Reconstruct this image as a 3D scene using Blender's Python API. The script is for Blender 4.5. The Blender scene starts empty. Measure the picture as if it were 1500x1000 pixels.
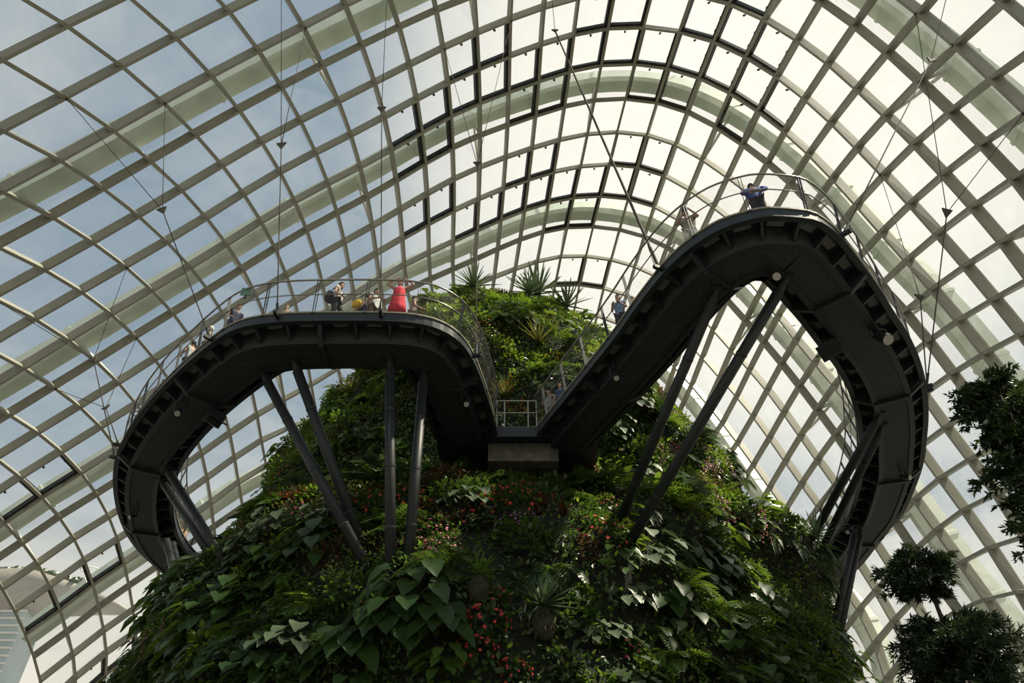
import bpy, bmesh, math, random
import numpy as np
from mathutils import Vector, Matrix, Quaternion
C = bpy.context.scene.collection
SC = bpy.context.scene
R = math.radians
# ------------------------------------------------------------------ helpers
def tag(o, label=None, cat=None, group=None, kind=None):
    if label: o['label'] = label
    if cat: o['category'] = cat
    if group: o['group'] = group
    if kind: o['kind'] = kind
    return o
def empty(name, loc=(0, 0, 0), rz=0):
    o = bpy.data.objects.new(name, None); C.objects.link(o)
    o.empty_display_size = .2
    o.location = loc; o.rotation_euler = (0, 0, rz)
    return o
def V3(p): return Vector(p)
class MB:
    """collects polygons; build() links them as one mesh object"""
    def __init__(s): s.v = []; s.f = []; s.mi = []; s.uv = {}
    def add(s, vs, fs, m=0):
        b = len(s.v); s.v += [tuple(p) for p in vs]
        s.f += [tuple(b + i for i in f) for f in fs]; s.mi += [m] * len(fs)
    def box(s, c, ax, ay, az, m=0):
        c, ax, ay, az = V3(c), V3(ax), V3(ay), V3(az)
        vs = [c + a * ax + b * ay + d * az for d in (-1, 1) for b in (-1, 1) for a in (-1, 1)]
        s.add(vs, [(0, 2, 3, 1), (4, 5, 7, 6), (0, 1, 5, 4), (2, 6, 7, 3), (0, 4, 6, 2), (1, 3, 7, 5)], m)
    def bar(s, a, b, w, h, up=(0, 0, 1), m=0):
        a, b = V3(a), V3(b); t = (b - a)
        if t.length < 1e-6: return
        up = V3(up); sd = t.cross(up)
        if sd.length < 1e-5: sd = t.cross(Vector((1, 0, 0)))
        sd.normalize(); u = sd.cross(t).normalized()
        s.box((a + b) / 2, t / 2, sd * w / 2, u * h / 2, m)
    def tube(s, pts, rad, n=8, cap=True, m=0):
        pts = [V3(p) for p in pts]; k = len(pts)
        rr = rad if isinstance(rad, (list, tuple)) else [rad] * k
        up = Vector((0.13, 0.21, 1)); vs = []
        for i, p in enumerate(pts):
            t = (pts[min(i + 1, k - 1)] - pts[max(i - 1, 0)])
            if t.length < 1e-9: t = Vector((0, 0, 1))
            t.normalize()
            x = t.cross(up)
            if x.length < .05: x = t.cross(Vector((1, 0, 0)))
            x.normalize(); y = t.cross(x); up = x.cross(t)
            for q in range(n):
                a = 2 * math.pi * q / n
                vs.append(p + x * math.cos(a) * rr[i] + y * math.sin(a) * rr[i])
        fs = []
        for i in range(k - 1):
            for q in range(n):
                fs.append((i * n + q, i * n + (q + 1) % n, (i + 1) * n + (q + 1) % n, (i + 1) * n + q))
        if cap: fs += [tuple(range(n - 1, -1, -1)), tuple((k - 1) * n + q for q in range(n))]
        s.add(vs, fs, m)
    def sweep(s, rows, closed=True, cap=True, m=0):
        n = len(rows[0]); vs = [p for r in rows for p in r]; fs = []
        for i in range(len(rows) - 1):
            for q in range(n if closed else n - 1):
                fs.append((i * n + q, i * n + (q + 1) % n, (i + 1) * n + (q + 1) % n, (i + 1) * n + q))
        if cap and closed: fs += [tuple(range(n - 1, -1, -1)), tuple((len(rows) - 1) * n + q for q in range(n))]
        s.add(vs, fs, m)
    def ball(s, c, r, n=8, k=6, m=0):
        c = V3(c); r = r if isinstance(r, (tuple, list)) else (r, r, r); rows = []
        for i in range(k + 1):
            ph = math.pi * i / k
            rows.append([(c.x + r[0] * math.sin(ph + 1e-4) * math.cos(2 * math.pi * q / n), c.y + r[1] * math.sin(ph + 1e-4) * math.sin(2 * math.pi * q / n), c.z + r[2] * math.cos(ph)) for q in range(n)])
        s.sweep(rows, m=m, cap=False)
    def build(s, name, mat, parent=None, smooth=False, uv=None):
        me = bpy.data.meshes.new(name); me.from_pydata(s.v, [], s.f)
        mats = mat if isinstance(mat, list) else [mat]
        for q in mats: me.materials.append(q)
        if len(mats) > 1: me.polygons.foreach_set('material_index', s.mi)
        if smooth: me.polygons.foreach_set('use_smooth', [True] * len(s.f))
        if uv is not None:
            l = me.uv_layers.new(name='UVMap')
            for lp in me.loops: l.data[lp.index].uv = uv[lp.vertex_index]
        me.update()
        o = bpy.data.objects.new(name, me); C.objects.link(o)
        if parent: o.parent = parent
        return o
def mesh_np(name, V, F, mat, smooth=True, mi=None):
    """V (n,3) float array, F (m,4) int quads"""
    me = bpy.data.meshes.new(name); n, m = len(V), len(F)
    me.vertices.add(n); me.vertices.foreach_set('co', V.astype(np.float32).ravel())
    me.loops.add(4 * m); me.loops.foreach_set('vertex_index', F.astype(np.int32).ravel())
    me.polygons.add(m); me.polygons.foreach_set('loop_start', np.arange(0, 4 * m, 4, dtype=np.int32))
    try: me.polygons.foreach_set('loop_total', np.full(m, 4, dtype=np.int32))
    except Exception: pass
    for q in (mat if isinstance(mat, list) else [mat]): me.materials.append(q)
    if mi is not None: me.polygons.foreach_set('material_index', mi.astype(np.int32))
    me.polygons.foreach_set('use_smooth', np.full(m, smooth))
    me.update(calc_edges=True); me.validate()
    return me
# ------------------------------------------------------------------ camera frame (f = 1050 px on a 1500 px wide frame, pitched up 40 degrees)
TH = R(40); c_, s_ = math.cos(TH), math.sin(TH)
def ray(px, py):
    u = (px - 750) / 1050; v = (500 - py) / 1050
    return Vector((u, c_ - s_ * v, s_ + c_ * v))
def at(px, py, z):
    d = ray(px, py); return d * (z / d.z)
# ------------------------------------------------------------------ materials
def mat(name, col, rough=.6, metal=0, spec=.4, noise=0, nscale=5, col2=None, bump=0, bscale=20, random_tint=0):
    m = bpy.data.materials.new(name); m.use_nodes = True; nt = m.node_tree; N = nt.nodes; L = nt.links
    b = N['Principled BSDF']; b.inputs['Roughness'].default_value = rough; b.inputs['Metallic'].default_value = metal
    b.inputs['Specular IOR Level'].default_value = spec
    b.inputs['Base Color'].default_value = (*col, 1)
    tc = N.new('ShaderNodeTexCoord')
    nz = N.new('ShaderNodeTexNoise'); nz.inputs['Scale'].default_value = nscale; nz.inputs['Detail'].default_value = 4
    L.new(tc.outputs['Object'], nz.inputs['Vector'])
    rp = N.new('ShaderNodeValToRGB'); L.new(nz.outputs['Fac'], rp.inputs['Fac'])
    c2 = col2 or tuple(x * .8 for x in col)
    rp.color_ramp.elements[0].position = .35; rp.color_ramp.elements[1].position = .65
    rp.color_ramp.elements[0].color = (*c2, 1); rp.color_ramp.elements[1].color = (*col, 1)
    L.new(rp.outputs['Color'], b.inputs['Base Color'])
    if bump:
        n2 = N.new('ShaderNodeTexNoise'); n2.inputs['Scale'].default_value = bscale; L.new(tc.outputs['Object'], n2.inputs['Vector'])
        bp = N.new('ShaderNodeBump'); bp.inputs['Strength'].default_value = bump; L.new(n2.outputs['Fac'], bp.inputs['Height']); L.new(bp.outputs['Normal'], b.inputs['Normal'])
    return m
def leafmat(name, col, col2, trans, rough=.38, tf=.35):
    m = bpy.data.materials.new(name); m.use_nodes = True; nt = m.node_tree; N = nt.nodes; L = nt.links
    b = N['Principled BSDF']; b.inputs['Roughness'].default_value = rough; b.inputs['Specular IOR Level'].default_value = .45
    tc = N.new('ShaderNodeTexCoord'); nz = N.new('ShaderNodeTexNoise'); nz.inputs['Scale'].default_value = 2.3; nz.inputs['Detail'].default_value = 3
    L.new(tc.outputs['Object'], nz.inputs['Vector'])
    oi = N.new('ShaderNodeObjectInfo'); ad = N.new('ShaderNodeMath'); ad.operation = 'MULTIPLY_ADD'
    L.new(oi.outputs['Random'], ad.inputs[0]); ad.inputs[1].default_value = .3; L.new(nz.outputs['Fac'], ad.inputs[2])
    rp = N.new('ShaderNodeValToRGB'); L.new(ad.outputs[0], rp.inputs['Fac'])
    rp.color_ramp.elements[0].position = .42; rp.color_ramp.elements[1].position = .85
    rp.color_ramp.elements[0].color = (*col, 1); rp.color_ramp.elements[1].color = (*col2, 1)
    L.new(rp.outputs['Color'], b.inputs['Base Color'])
    t = N.new('ShaderNodeBsdfTranslucent'); t.inputs['Color'].default_value = (*trans, 1)
    mx = N.new('ShaderNodeMixShader'); mx.inputs['Fac'].default_value = tf
    L.new(b.outputs[0], mx.inputs[1]); L.new(t.outputs[0], mx.inputs[2])
    L.new(mx.outputs[0], N['Material Output'].inputs['Surface'])
    return m
def glassmat(name, tint, haze, hz=(.75, .8, .76)):
    m = bpy.data.materials.new(name); m.use_nodes = True; nt = m.node_tree; N = nt.nodes; L = nt.links
    N.remove(N['Principled BSDF']); out = N['Material Output']
    tr = N.new('ShaderNodeBsdfTransparent'); tr.inputs['Color'].default_value = (*tint, 1)
    gl = N.new('ShaderNodeBsdfGlossy'); gl.inputs['Roughness'].default_value = .04; gl.inputs['Color'].default_value = (.8, .85, .82, 1)
    lw = N.new('ShaderNodeLayerWeight'); lw.inputs['Blend'].default_value = .5; pw = N.new('ShaderNodeMath'); pw.operation = 'POWER'; L.new(lw.outputs['Facing'], pw.inputs[0]); pw.inputs[1].default_value = 5; fr = N.new('ShaderNodeMath'); fr.operation = 'MULTIPLY_ADD'; L.new(pw.outputs[0], fr.inputs[0]); fr.inputs[1].default_value = .5; fr.inputs[2].default_value = .03
    m1 = N.new('ShaderNodeMixShader'); L.new(fr.outputs[0], m1.inputs[0]); L.new(tr.outputs[0], m1.inputs[1]); L.new(gl.outputs[0], m1.inputs[2])
    tl = N.new('ShaderNodeBsdfTranslucent'); tl.inputs['Color'].default_value = (*hz, 1)
    tc = N.new('ShaderNodeTexCoord'); nz = N.new('ShaderNodeTexNoise'); nz.inputs['Scale'].default_value = .6; nz.inputs['Detail'].default_value = 6; nz.inputs['Roughness'].default_value = .65
    L.new(tc.outputs['Object'], nz.inputs['Vector'])
    mr = N.new('ShaderNodeMapRange'); mr.inputs['From Min'].default_value = .4; mr.inputs['From Max'].default_value = .75; mr.inputs['To Min'].default_value = haze * .6; mr.inputs['To Max'].default_value = haze * 2
    L.new(nz.outputs['Fac'], mr.inputs['Value'])
    m2 = N.new('ShaderNodeMixShader'); L.new(mr.outputs[0], m2.inputs[0]); L.new(m1.outputs[0], m2.inputs[1]); L.new(tl.outputs[0], m2.inputs[2])
    L.new(m2.outputs[0], out.inputs['Surface'])
    return m
M_beam = mat('shell_steel_paint', (.30, .292, .235), .45, 0, .4, nscale=.8, col2=(.26, .255, .205))
M_arch = mat('arch_paint', (.82, .87, .76), .5, nscale=.5, col2=(.70, .78, .66))
M_strut = mat('white_tube_paint', (.75, .75, .68), .4)
M_dark = mat('black_vent_steel', (.022, .024, .026), .45)
M_walk = mat('walkway_dark_steel', (.028, .035, .036), .42, .2, .4, nscale=2, col2=(.025, .03, .032), bump=.05)
M_soffit = mat('soffit_panel', (.016, .019, .019), .55, nscale=6, col2=(.03, .034, .034))
M_edge = mat('olive_edge_strip', (.3, .28, .2), .5)
M_rail = mat('brushed_rail_steel', (.3, .28, .25), .35, .7)
M_post = mat('grey_post_paint', (.07, .075, .08), .6, 0, .2)
M_cable = mat('steel_cable', (.07, .06, .05), .8, 0, .1)
M_plate = mat('cable_plate', (.08, .075, .06), .8, 0, .1)
M_prop = mat('prop_dark_paint', (.022, .026, .027), .5, .0, .3, nscale=3, bump=.04)
M_conc = mat('concrete', (.16, .155, .13), .85, nscale=4, col2=(.1, .1, .085), bump=.2)
M_glass = glassmat('dome_glass', (.93, .95, .93), .05)
M_floor = mat('paving', (.09, .09, .08), .8, nscale=1)
# ------------------------------------------------------------------ dome: nodes of the steel grid, "ring, first meridian, x,y,z in cm"
DOME = [
 (-2,-6,"-4277,1331,355 -4013,1299,864 -3669,1257,1351 -3288,1210,1847 -2928,1165,2319 -2647,1131,2717 -2432,1105,3019 -2193,1075,3230 -1868,1035,3365 -1502,990,3473 -1166,949,3613 -874,913,3771 -582,878,3867 -260,838,3844 55,799,3751 311,768,3661 508,744,3618 693,721,3637 906,695,3715 1129,667,3801 1334,642,3832 1514,620,3771 1685,599,3614 1856,578,3359 2004,560,3014 2100,548,2591 2120,546,2119 2043,555,1644 1840,580,1199 1460,627,751 850,702,253"),
 (-1,-8,"-4147,1617,19 -4108,1613,585 -3937,1592,1063 -3671,1559,1468 -3352,1520,1844 -3022,1479,2226 -2718,1442,2598 -2471,1412,2935 -2268,1387,3223 -2047,1360,3460 -1764,1325,3650 -1454,1287,3827 -1166,1251,4031 -902,1219,4238 -614,1184,4361 -272,1142,4340 71,1100,4233 346,1066,4126 548,1041,4067 744,1017,4069 981,988,4126 1232,957,4181 1454,930,4163 1631,908,4043 1782,889,3829 1919,873,3536 2034,859,3179 2109,849,2778 2133,846,2360 2100,850,1966 1990,864,1618 1732,896,1266 1245,955,846 567,1039,360 -145,1126,-127"),
 (0,-9,"-3851,1883,230 -3924,1892,749 -3852,1884,1224 -3667,1861,1623 -3405,1829,1950 -3114,1793,2243 -2831,1758,2535 -2572,1726,2827 -2345,1698,3112 -2139,1673,3384 -1921,1646,3636 -1668,1615,3867 -1401,1583,4094 -1150,1552,4337 -906,1522,4569 -624,1487,4712 -279,1445,4714 72,1402,4631 356,1367,4542 568,1341,4492 778,1315,4489 1038,1283,4525 1312,1249,4542 1547,1221,4473 1724,1199,4295 1861,1182,4030 1972,1168,3705 2058,1158,3342 2114,1151,2961 2139,1148,2590 2138,1148,2257 2100,1153,1974 1946,1172,1687 1587,1216,1328 1052,1281,898 496,1350,469 37,1406,98"),
 (1,-11,"-3162,2101,146 -3522,2145,502 -3720,2170,884 -3757,2174,1291 -3661,2162,1687 -3470,2139,2022 -3221,2108,2293 -2955,2076,2534 -2703,2045,2775 -2471,2016,3022 -2255,1990,3275 -2045,1964,3530 -1826,1937,3781 -1590,1908,4026 -1346,1878,4270 -1110,1849,4519 -874,1820,4750 -603,1787,4909 -277,1747,4961 56,1706,4944 339,1671,4911 568,1643,4894 800,1615,4893 1076,1581,4901 1359,1546,4871 1599,1516,4749 1776,1495,4521 1907,1479,4220 2007,1466,3878 2080,1457,3516 2129,1451,3157 2158,1448,2819 2177,1446,2518 2180,1445,2260 2103,1455,2001 1869,1483,1686 1501,1528,1318 1117,1576,958 808,1614,651 531,1648,370 211,1687,71"),
 (2,-13,"-2210,2286,774 -2747,2352,842 -3173,2405,960 -3475,2442,1134 -3633,2461,1375 -3639,2462,1681 -3526,2448,2006 -3334,2424,2293 -3100,2396,2527 -2855,2366,2741 -2622,2337,2960 -2402,2310,3189 -2190,2284,3424 -1978,2258,3664 -1758,2231,3904 -1527,2203,4143 -1291,2174,4379 -1058,2145,4611 -821,2116,4826 -562,2084,4997 -269,2048,5108 31,2011,5173 306,1977,5213 555,1947,5238 810,1916,5245 1095,1881,5225 1377,1846,5147 1615,1817,4977 1793,1795,4714 1925,1779,4392 2023,1767,4046 2096,1758,3694 2147,1751,3354 2184,1747,3038 2214,1743,2750 2237,1740,2490 2211,1744,2232 2090,1758,1947 1886,1783,1640 1668,1810,1348 1487,1832,1098 1301,1855,856 1048,1886,575 702,1929,243 274,1981,-118"),
 (3,-11,"-3213,2712,1601 -3460,2742,1616 -3583,2757,1738 -3563,2755,1958 -3434,2739,2225 -3241,2715,2476 -3019,2688,2691 -2789,2660,2894 -2565,2632,3106 -2350,2606,3327 -2138,2580,3553 -1926,2554,3782 -1707,2527,4009 -1478,2499,4231 -1242,2470,4448 -1006,2441,4657 -769,2412,4856 -522,2381,5036 -260,2349,5191 8,2316,5320 274,2284,5420 537,2251,5484 810,2218,5502 1096,2183,5460 1371,2149,5345 1604,2120,5142 1783,2098,4861 1919,2082,4536 2022,2069,4196 2100,2059,3859 2159,2052,3537 2206,2046,3234 2244,2042,2950 2276,2038,2679 2284,2037,2415 2249,2041,2149 2175,2050,1888 2089,2061,1647 2006,2071,1434 1891,2085,1214 1693,2109,944 1399,2145,615 1028,2191,258 597,2244,-99"),
 (4,-10,"-3477,3046,1972 -3568,3058,2004 -3521,3052,2159 -3373,3034,2382 -3175,3009,2610 -2959,2983,2819 -2737,2956,3020 -2517,2929,3225 -2302,2902,3437 -2091,2876,3657 -1881,2851,3880 -1665,2824,4098 -1437,2796,4303 -1202,2767,4499 -967,2738,4694 -733,2710,4887 -497,2680,5072 -254,2651,5241 -4,2620,5390 254,2588,5516 522,2555,5605 799,2521,5634 1080,2487,5583 1347,2454,5451 1575,2426,5237 1756,2404,4958 1897,2387,4643 2006,2373,4319 2089,2363,3999 2157,2355,3691 2214,2348,3398 2262,2342,3115 2302,2337,2841 2332,2333,2576 2346,2331,2323 2347,2331,2084 2339,2332,1864 2320,2335,1661 2259,2342,1443 2119,2359,1177 1891,2387,859 1594,2424,521 1245,2467,190 848,2515,-125"),
 (5,-9,"-3577,3361,2189 -3504,3352,2303 -3336,3331,2496 -3129,3306,2711 -2914,3280,2921 -2695,3253,3124 -2477,3226,3323 -2261,3199,3525 -2051,3174,3738 -1844,3148,3958 -1630,3122,4168 -1405,3094,4357 -1173,3066,4537 -942,3037,4726 -714,3009,4921 -485,2981,5106 -252,2953,5266 -11,2923,5404 242,2892,5530 507,2860,5629 779,2826,5668 1052,2793,5620 1310,2761,5487 1535,2733,5279 1718,2711,5013 1864,2693,4717 1978,2679,4414 2068,2668,4112 2142,2659,3816 2208,2651,3528 2265,2644,3248 2315,2637,2978 2359,2632,2720 2397,2628,2473 2428,2624,2240 2455,2620,2019 2472,2618,1808 2454,2621,1582 2371,2631,1317 2217,2650,1014 2003,2676,703 1743,2708,408 1438,2745,131 1088,2788,-133"),
 (6,-9,"-3603,3666,2303 -3500,3654,2403 -3314,3631,2583 -3098,3604,2791 -2881,3578,3000 -2664,3551,3204 -2446,3524,3400 -2231,3498,3596 -2021,3472,3802 -1815,3447,4015 -1604,3421,4215 -1382,3394,4392 -1155,3366,4561 -930,3338,4746 -707,3311,4944 -483,3283,5126 -254,3255,5271 -17,3226,5390 230,3196,5503 488,3164,5602 752,3132,5648 1017,3099,5609 1268,3068,5487 1490,3041,5291 1675,3018,5039 1825,3000,4761 1945,2985,4480 2042,2973,4199 2122,2964,3914 2191,2955,3628 2255,2947,3351 2315,2940,3090 2369,2933,2843 2417,2927,2601 2457,2922,2364 2495,2918,2134 2530,2913,1912 2543,2912,1680 2511,2916,1417 2426,2926,1127 2293,2942,841 2118,2964,581 1901,2991,342 1641,3023,112"),
 (7,-9,"-3635,3973,2357 -3502,3956,2474 -3299,3931,2655 -3076,3904,2858 -2858,3877,3061 -2643,3851,3261 -2427,3824,3457 -2214,3798,3653 -2004,3772,3852 -1796,3747,4051 -1586,3721,4237 -1369,3694,4404 -1148,3667,4569 -928,3640,4752 -708,3613,4947 -487,3586,5123 -261,3558,5259 -29,3530,5367 212,3500,5469 462,3470,5561 719,3438,5608 979,3406,5582 1227,3376,5477 1446,3349,5292 1630,3326,5048 1784,3307,4781 1911,3292,4521 2015,3279,4260 2098,3269,3986 2167,3260,3700 2232,3252,3425 2300,3244,3176 2366,3236,2942 2421,3229,2705 2465,3224,2462 2507,3218,2226 2552,3213,2003 2586,3209,1775 2592,3208,1517 2562,3212,1237 2497,3220,966 2396,3232,732 2257,3249,522 2077,3271,319"),
 (8,-10,"-3757,4290,2326 -3669,4279,2371 -3506,4259,2519 -3290,4232,2709 -3062,4205,2908 -2844,4178,3101 -2631,4152,3295 -2419,4126,3493 -2209,4100,3692 -1999,4074,3884 -1789,4048,4066 -1578,4022,4238 -1366,3996,4402 -1152,3970,4567 -935,3943,4744 -716,3917,4928 -496,3889,5095 -273,3862,5227 -46,3834,5334 187,3806,5430 430,3776,5513 680,3745,5558 937,3713,5543 1184,3683,5454 1402,3656,5282 1584,3634,5044 1739,3615,4785 1873,3599,4540 1984,3585,4296 2070,3574,4031 2136,3566,3748 2201,3558,3476 2276,3549,3238 2351,3540,3015 2413,3532,2782 2461,3526,2536 2506,3521,2297 2555,3515,2079 2602,3509,1860 2634,3505,1613 2645,3504,1343 2632,3505,1085 2591,3510,868 2517,3519,677 2405,3533,489"),
 (9,-10,"-3834,4602,2263 -3698,4585,2365 -3510,4562,2543 -3283,4534,2738 -3054,4506,2932 -2837,4479,3117 -2627,4453,3306 -2419,4428,3505 -2212,4402,3704 -2003,4377,3891 -1792,4351,4063 -1582,4325,4228 -1373,4299,4393 -1163,4274,4560 -949,4247,4727 -732,4221,4891 -512,4194,5041 -292,4167,5171 -69,4139,5284 159,4111,5381 393,4083,5459 638,4052,5500 892,4021,5490 1138,3991,5412 1354,3965,5254 1535,3942,5029 1691,3923,4781 1828,3906,4544 1943,3892,4306 2033,3881,4047 2103,3873,3771 2170,3864,3507 2248,3855,3277 2328,3845,3060 2395,3837,2830 2448,3830,2584 2495,3824,2345 2547,3818,2130 2599,3812,1919 2648,3806,1687 2687,3801,1436 2712,3798,1196 2716,3797,990 2692,3800,806 2632,3808,622"),
 (10,-10,"-3890,4911,2208 -3718,4890,2353 -3512,4864,2547 -3280,4836,2738 -3052,4808,2924 -2837,4781,3109 -2631,4756,3297 -2427,4731,3492 -2222,4706,3687 -2015,4680,3869 -1806,4655,4039 -1596,4629,4207 -1387,4603,4381 -1177,4578,4551 -966,4552,4704 -752,4525,4840 -535,4499,4968 -316,4472,5094 -95,4445,5214 127,4417,5318 354,4390,5396 591,4360,5435 841,4330,5421 1085,4300,5346 1302,4273,5203 1483,4251,5003 1637,4232,4773 1773,4215,4535 1890,4201,4290 1986,4189,4034 2067,4179,3772 2143,4170,3522 2222,4160,3294 2300,4151,3074 2369,4142,2845 2427,4135,2605 2480,4128,2369 2533,4122,2150 2588,4115,1939 2645,4108,1725 2701,4101,1507 2749,4096,1295 2781,4092,1097 2790,4090,907 2768,4093,714"),
 (11,-10,"-3932,5218,2159 -3735,5194,2332 -3519,5167,2530 -3285,5139,2712 -3059,5111,2892 -2847,5085,3077 -2644,5060,3267 -2441,5035,3458 -2238,5010,3644 -2030,4985,3818 -1819,4959,3984 -1607,4933,4158 -1393,4906,4347 -1181,4880,4531 -972,4855,4682 -764,4829,4798 -555,4803,4904 -342,4777,5017 -127,4751,5134 89,4724,5241 310,4697,5322 542,4669,5360 788,4639,5339 1030,4609,5262 1246,4582,5134 1427,4560,4961 1581,4541,4750 1714,4525,4508 1830,4511,4251 1935,4498,3997 2030,4486,3753 2116,4475,3519 2195,4466,3290 2269,4457,3065 2338,4448,2837 2402,4440,2607 2463,4433,2377 2519,4426,2150 2574,4419,1934 2632,4412,1733 2693,4405,1546 2749,4398,1360 2792,4392,1166 2817,4389,964 2815,4390,758"),
 (12,-10,"-3967,5525,2106 -3755,5499,2293 -3535,5472,2493 -3304,5443,2668 -3080,5416,2842 -2869,5390,3028 -2667,5365,3218 -2465,5340,3406 -2260,5315,3583 -2046,5289,3738 -1823,5261,3884 -1597,5234,4054 -1374,5206,4270 -1158,5180,4491 -951,5154,4669 -754,5130,4791 -561,5106,4883 -366,5083,4970 -167,5058,5058 41,5033,5150 260,5006,5232 492,4977,5273 736,4947,5249 975,4918,5170 1189,4892,5051 1371,4869,4896 1525,4850,4698 1657,4834,4456 1775,4820,4194 1886,4806,3944 1991,4793,3716 2085,4782,3495 2164,4772,3267 2236,4763,3038 2305,4754,2816 2376,4746,2598 2443,4738,2376 2505,4730,2146 2563,4723,1921 2618,4716,1722 2670,4710,1544 2717,4704,1367 2754,4699,1170 2777,4697,959 2779,4696,745"),
 (13,-10,"-4004,5831,2040 -3783,5804,2232 -3565,5777,2434 -3340,5750,2609 -3119,5723,2782 -2906,5697,2963 -2701,5671,3152 -2498,5647,3341 -2288,5621,3510 -2057,5592,3633 -1807,5562,3734 -1555,5531,3887 -1316,5501,4137 -1094,5474,4426 -893,5449,4671 -711,5427,4835 -544,5407,4929 -383,5387,4971 -213,5366,4998 -18,5342,5051 204,5315,5126 444,5285,5174 689,5255,5155 924,5226,5077 1134,5201,4958 1315,5178,4803 1470,5159,4608 1607,5142,4372 1729,5127,4120 1842,5114,3882 1947,5101,3664 2041,5089,3448 2124,5079,3224 2199,5070,2998 2272,5061,2784 2346,5052,2579 2420,5043,2368 2493,5034,2142 2558,5026,1912 2607,5020,1696 2637,5016,1496 2657,5014,1298 2671,5012,1091 2675,5011,879 2664,5013,669"),
 (14,-10,"-4044,6139,1959 -3820,6111,2152 -3606,6085,2357 -3388,6058,2536 -3170,6031,2708 -2955,6005,2884 -2744,5979,3070 -2533,5953,3263 -2308,5925,3426 -2049,5894,3516 -1764,5859,3570 -1480,5824,3702 -1221,5792,3989 -995,5764,4354 -801,5740,4681 -639,5720,4907 -502,5704,5015 -382,5689,5011 -250,5673,4966 -72,5651,4967 153,5623,5025 400,5593,5073 646,5563,5058 876,5534,4980 1081,5509,4852 1259,5487,4684 1415,5468,4485 1554,5451,4262 1676,5436,4032 1784,5423,3809 1881,5411,3595 1971,5400,3379 2058,5389,3153 2143,5379,2928 2223,5369,2717 2300,5360,2520 2381,5350,2322 2469,5339,2111 2545,5330,1885 2586,5325,1650 2588,5324,1412 2569,5327,1179 2545,5330,957 2516,5333,747 2477,5338,547"),
 (15,-10,"-4089,6446,1865 -3866,6419,2060 -3655,6393,2265 -3440,6367,2446 -3225,6340,2617 -3011,6314,2790 -2791,6287,2976 -2561,6259,3171 -2305,6227,3332 -2011,6191,3406 -1688,6152,3436 -1374,6113,3562 -1100,6079,3879 -871,6051,4300 -687,6029,4693 -544,6011,4973 -437,5998,5101 -355,5988,5069 -257,5976,4972 -101,5957,4925 118,5930,4953 365,5900,4985 606,5870,4959 830,5842,4871 1031,5818,4729 1205,5796,4546 1356,5778,4342 1485,5762,4135 1594,5749,3929 1688,5737,3722 1772,5727,3511 1858,5716,3287 1953,5705,3047 2049,5693,2806 2137,5682,2583 2219,5672,2384 2310,5661,2199 2417,5648,2014 2506,5637,1812 2540,5632,1574 2512,5636,1308 2451,5643,1043 2381,5652,806 2306,5661,594 2226,5671,399"),
 (16,-10,"-4142,6755,1755 -3922,6728,1961 -3709,6702,2164 -3493,6675,2340 -3281,6649,2510 -3069,6623,2687 -2838,6595,2876 -2573,6562,3071 -2270,6525,3234 -1931,6484,3319 -1577,6440,3369 -1242,6399,3515 -959,6364,3849 -731,6336,4287 -557,6315,4702 -432,6300,5009 -349,6289,5158 -292,6282,5130 -221,6274,5019 -88,6257,4942 111,6233,4929 341,6205,4919 570,6177,4861 787,6150,4749 982,6126,4587 1151,6105,4392 1288,6088,4189 1389,6076,3996 1466,6067,3810 1535,6058,3617 1607,6049,3408 1691,6039,3169 1794,6026,2897 1902,6013,2616 2000,6001,2361 2091,5990,2146 2195,5977,1970 2321,5962,1824 2425,5949,1668 2454,5945,1457 2400,5952,1191 2298,5964,915 2179,5979,664 2051,5995,443 1916,6011,243"),
 (17,-11,"-4515,7103,1532 -4216,7066,1615 -4001,7040,1849 -3783,7013,2060 -3558,6986,2239 -3343,6959,2415 -3129,6933,2603 -2879,6902,2798 -2567,6864,2993 -2206,6820,3162 -1822,6772,3277 -1440,6726,3376 -1092,6683,3558 -802,6647,3895 -575,6619,4315 -410,6599,4718 -300,6586,5026 -233,6577,5190 -192,6572,5188 -139,6566,5093 -33,6553,5001 135,6532,4940 335,6508,4873 542,6482,4767 744,6457,4620 929,6435,4437 1086,6415,4232 1200,6401,4029 1262,6394,3845 1297,6390,3668 1335,6385,3483 1393,6378,3270 1477,6367,3010 1586,6354,2695 1704,6340,2365 1814,6326,2066 1916,6313,1828 2034,6299,1659 2176,6282,1553 2291,6268,1453 2317,6264,1288 2242,6274,1047 2103,6291,779 1934,6311,523 1748,6334,289 1551,6358,79"),
 (18,-11,"-4597,7415,1230 -4326,7382,1428 -4117,7357,1718 -3891,7329,1963 -3651,7299,2166 -3420,7271,2363 -3187,7242,2569 -2905,7208,2775 -2542,7163,2972"),
 (19,-12,"-5073,7776,641 -4721,7733,831 -4485,7704,1179 -4282,7679,1563 -4046,7650,1881 -3783,7618,2142 -3519,7585,2382 -3242,7551,2614 -2912,7511,2835 -2498,7460,3040"),
]

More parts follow.
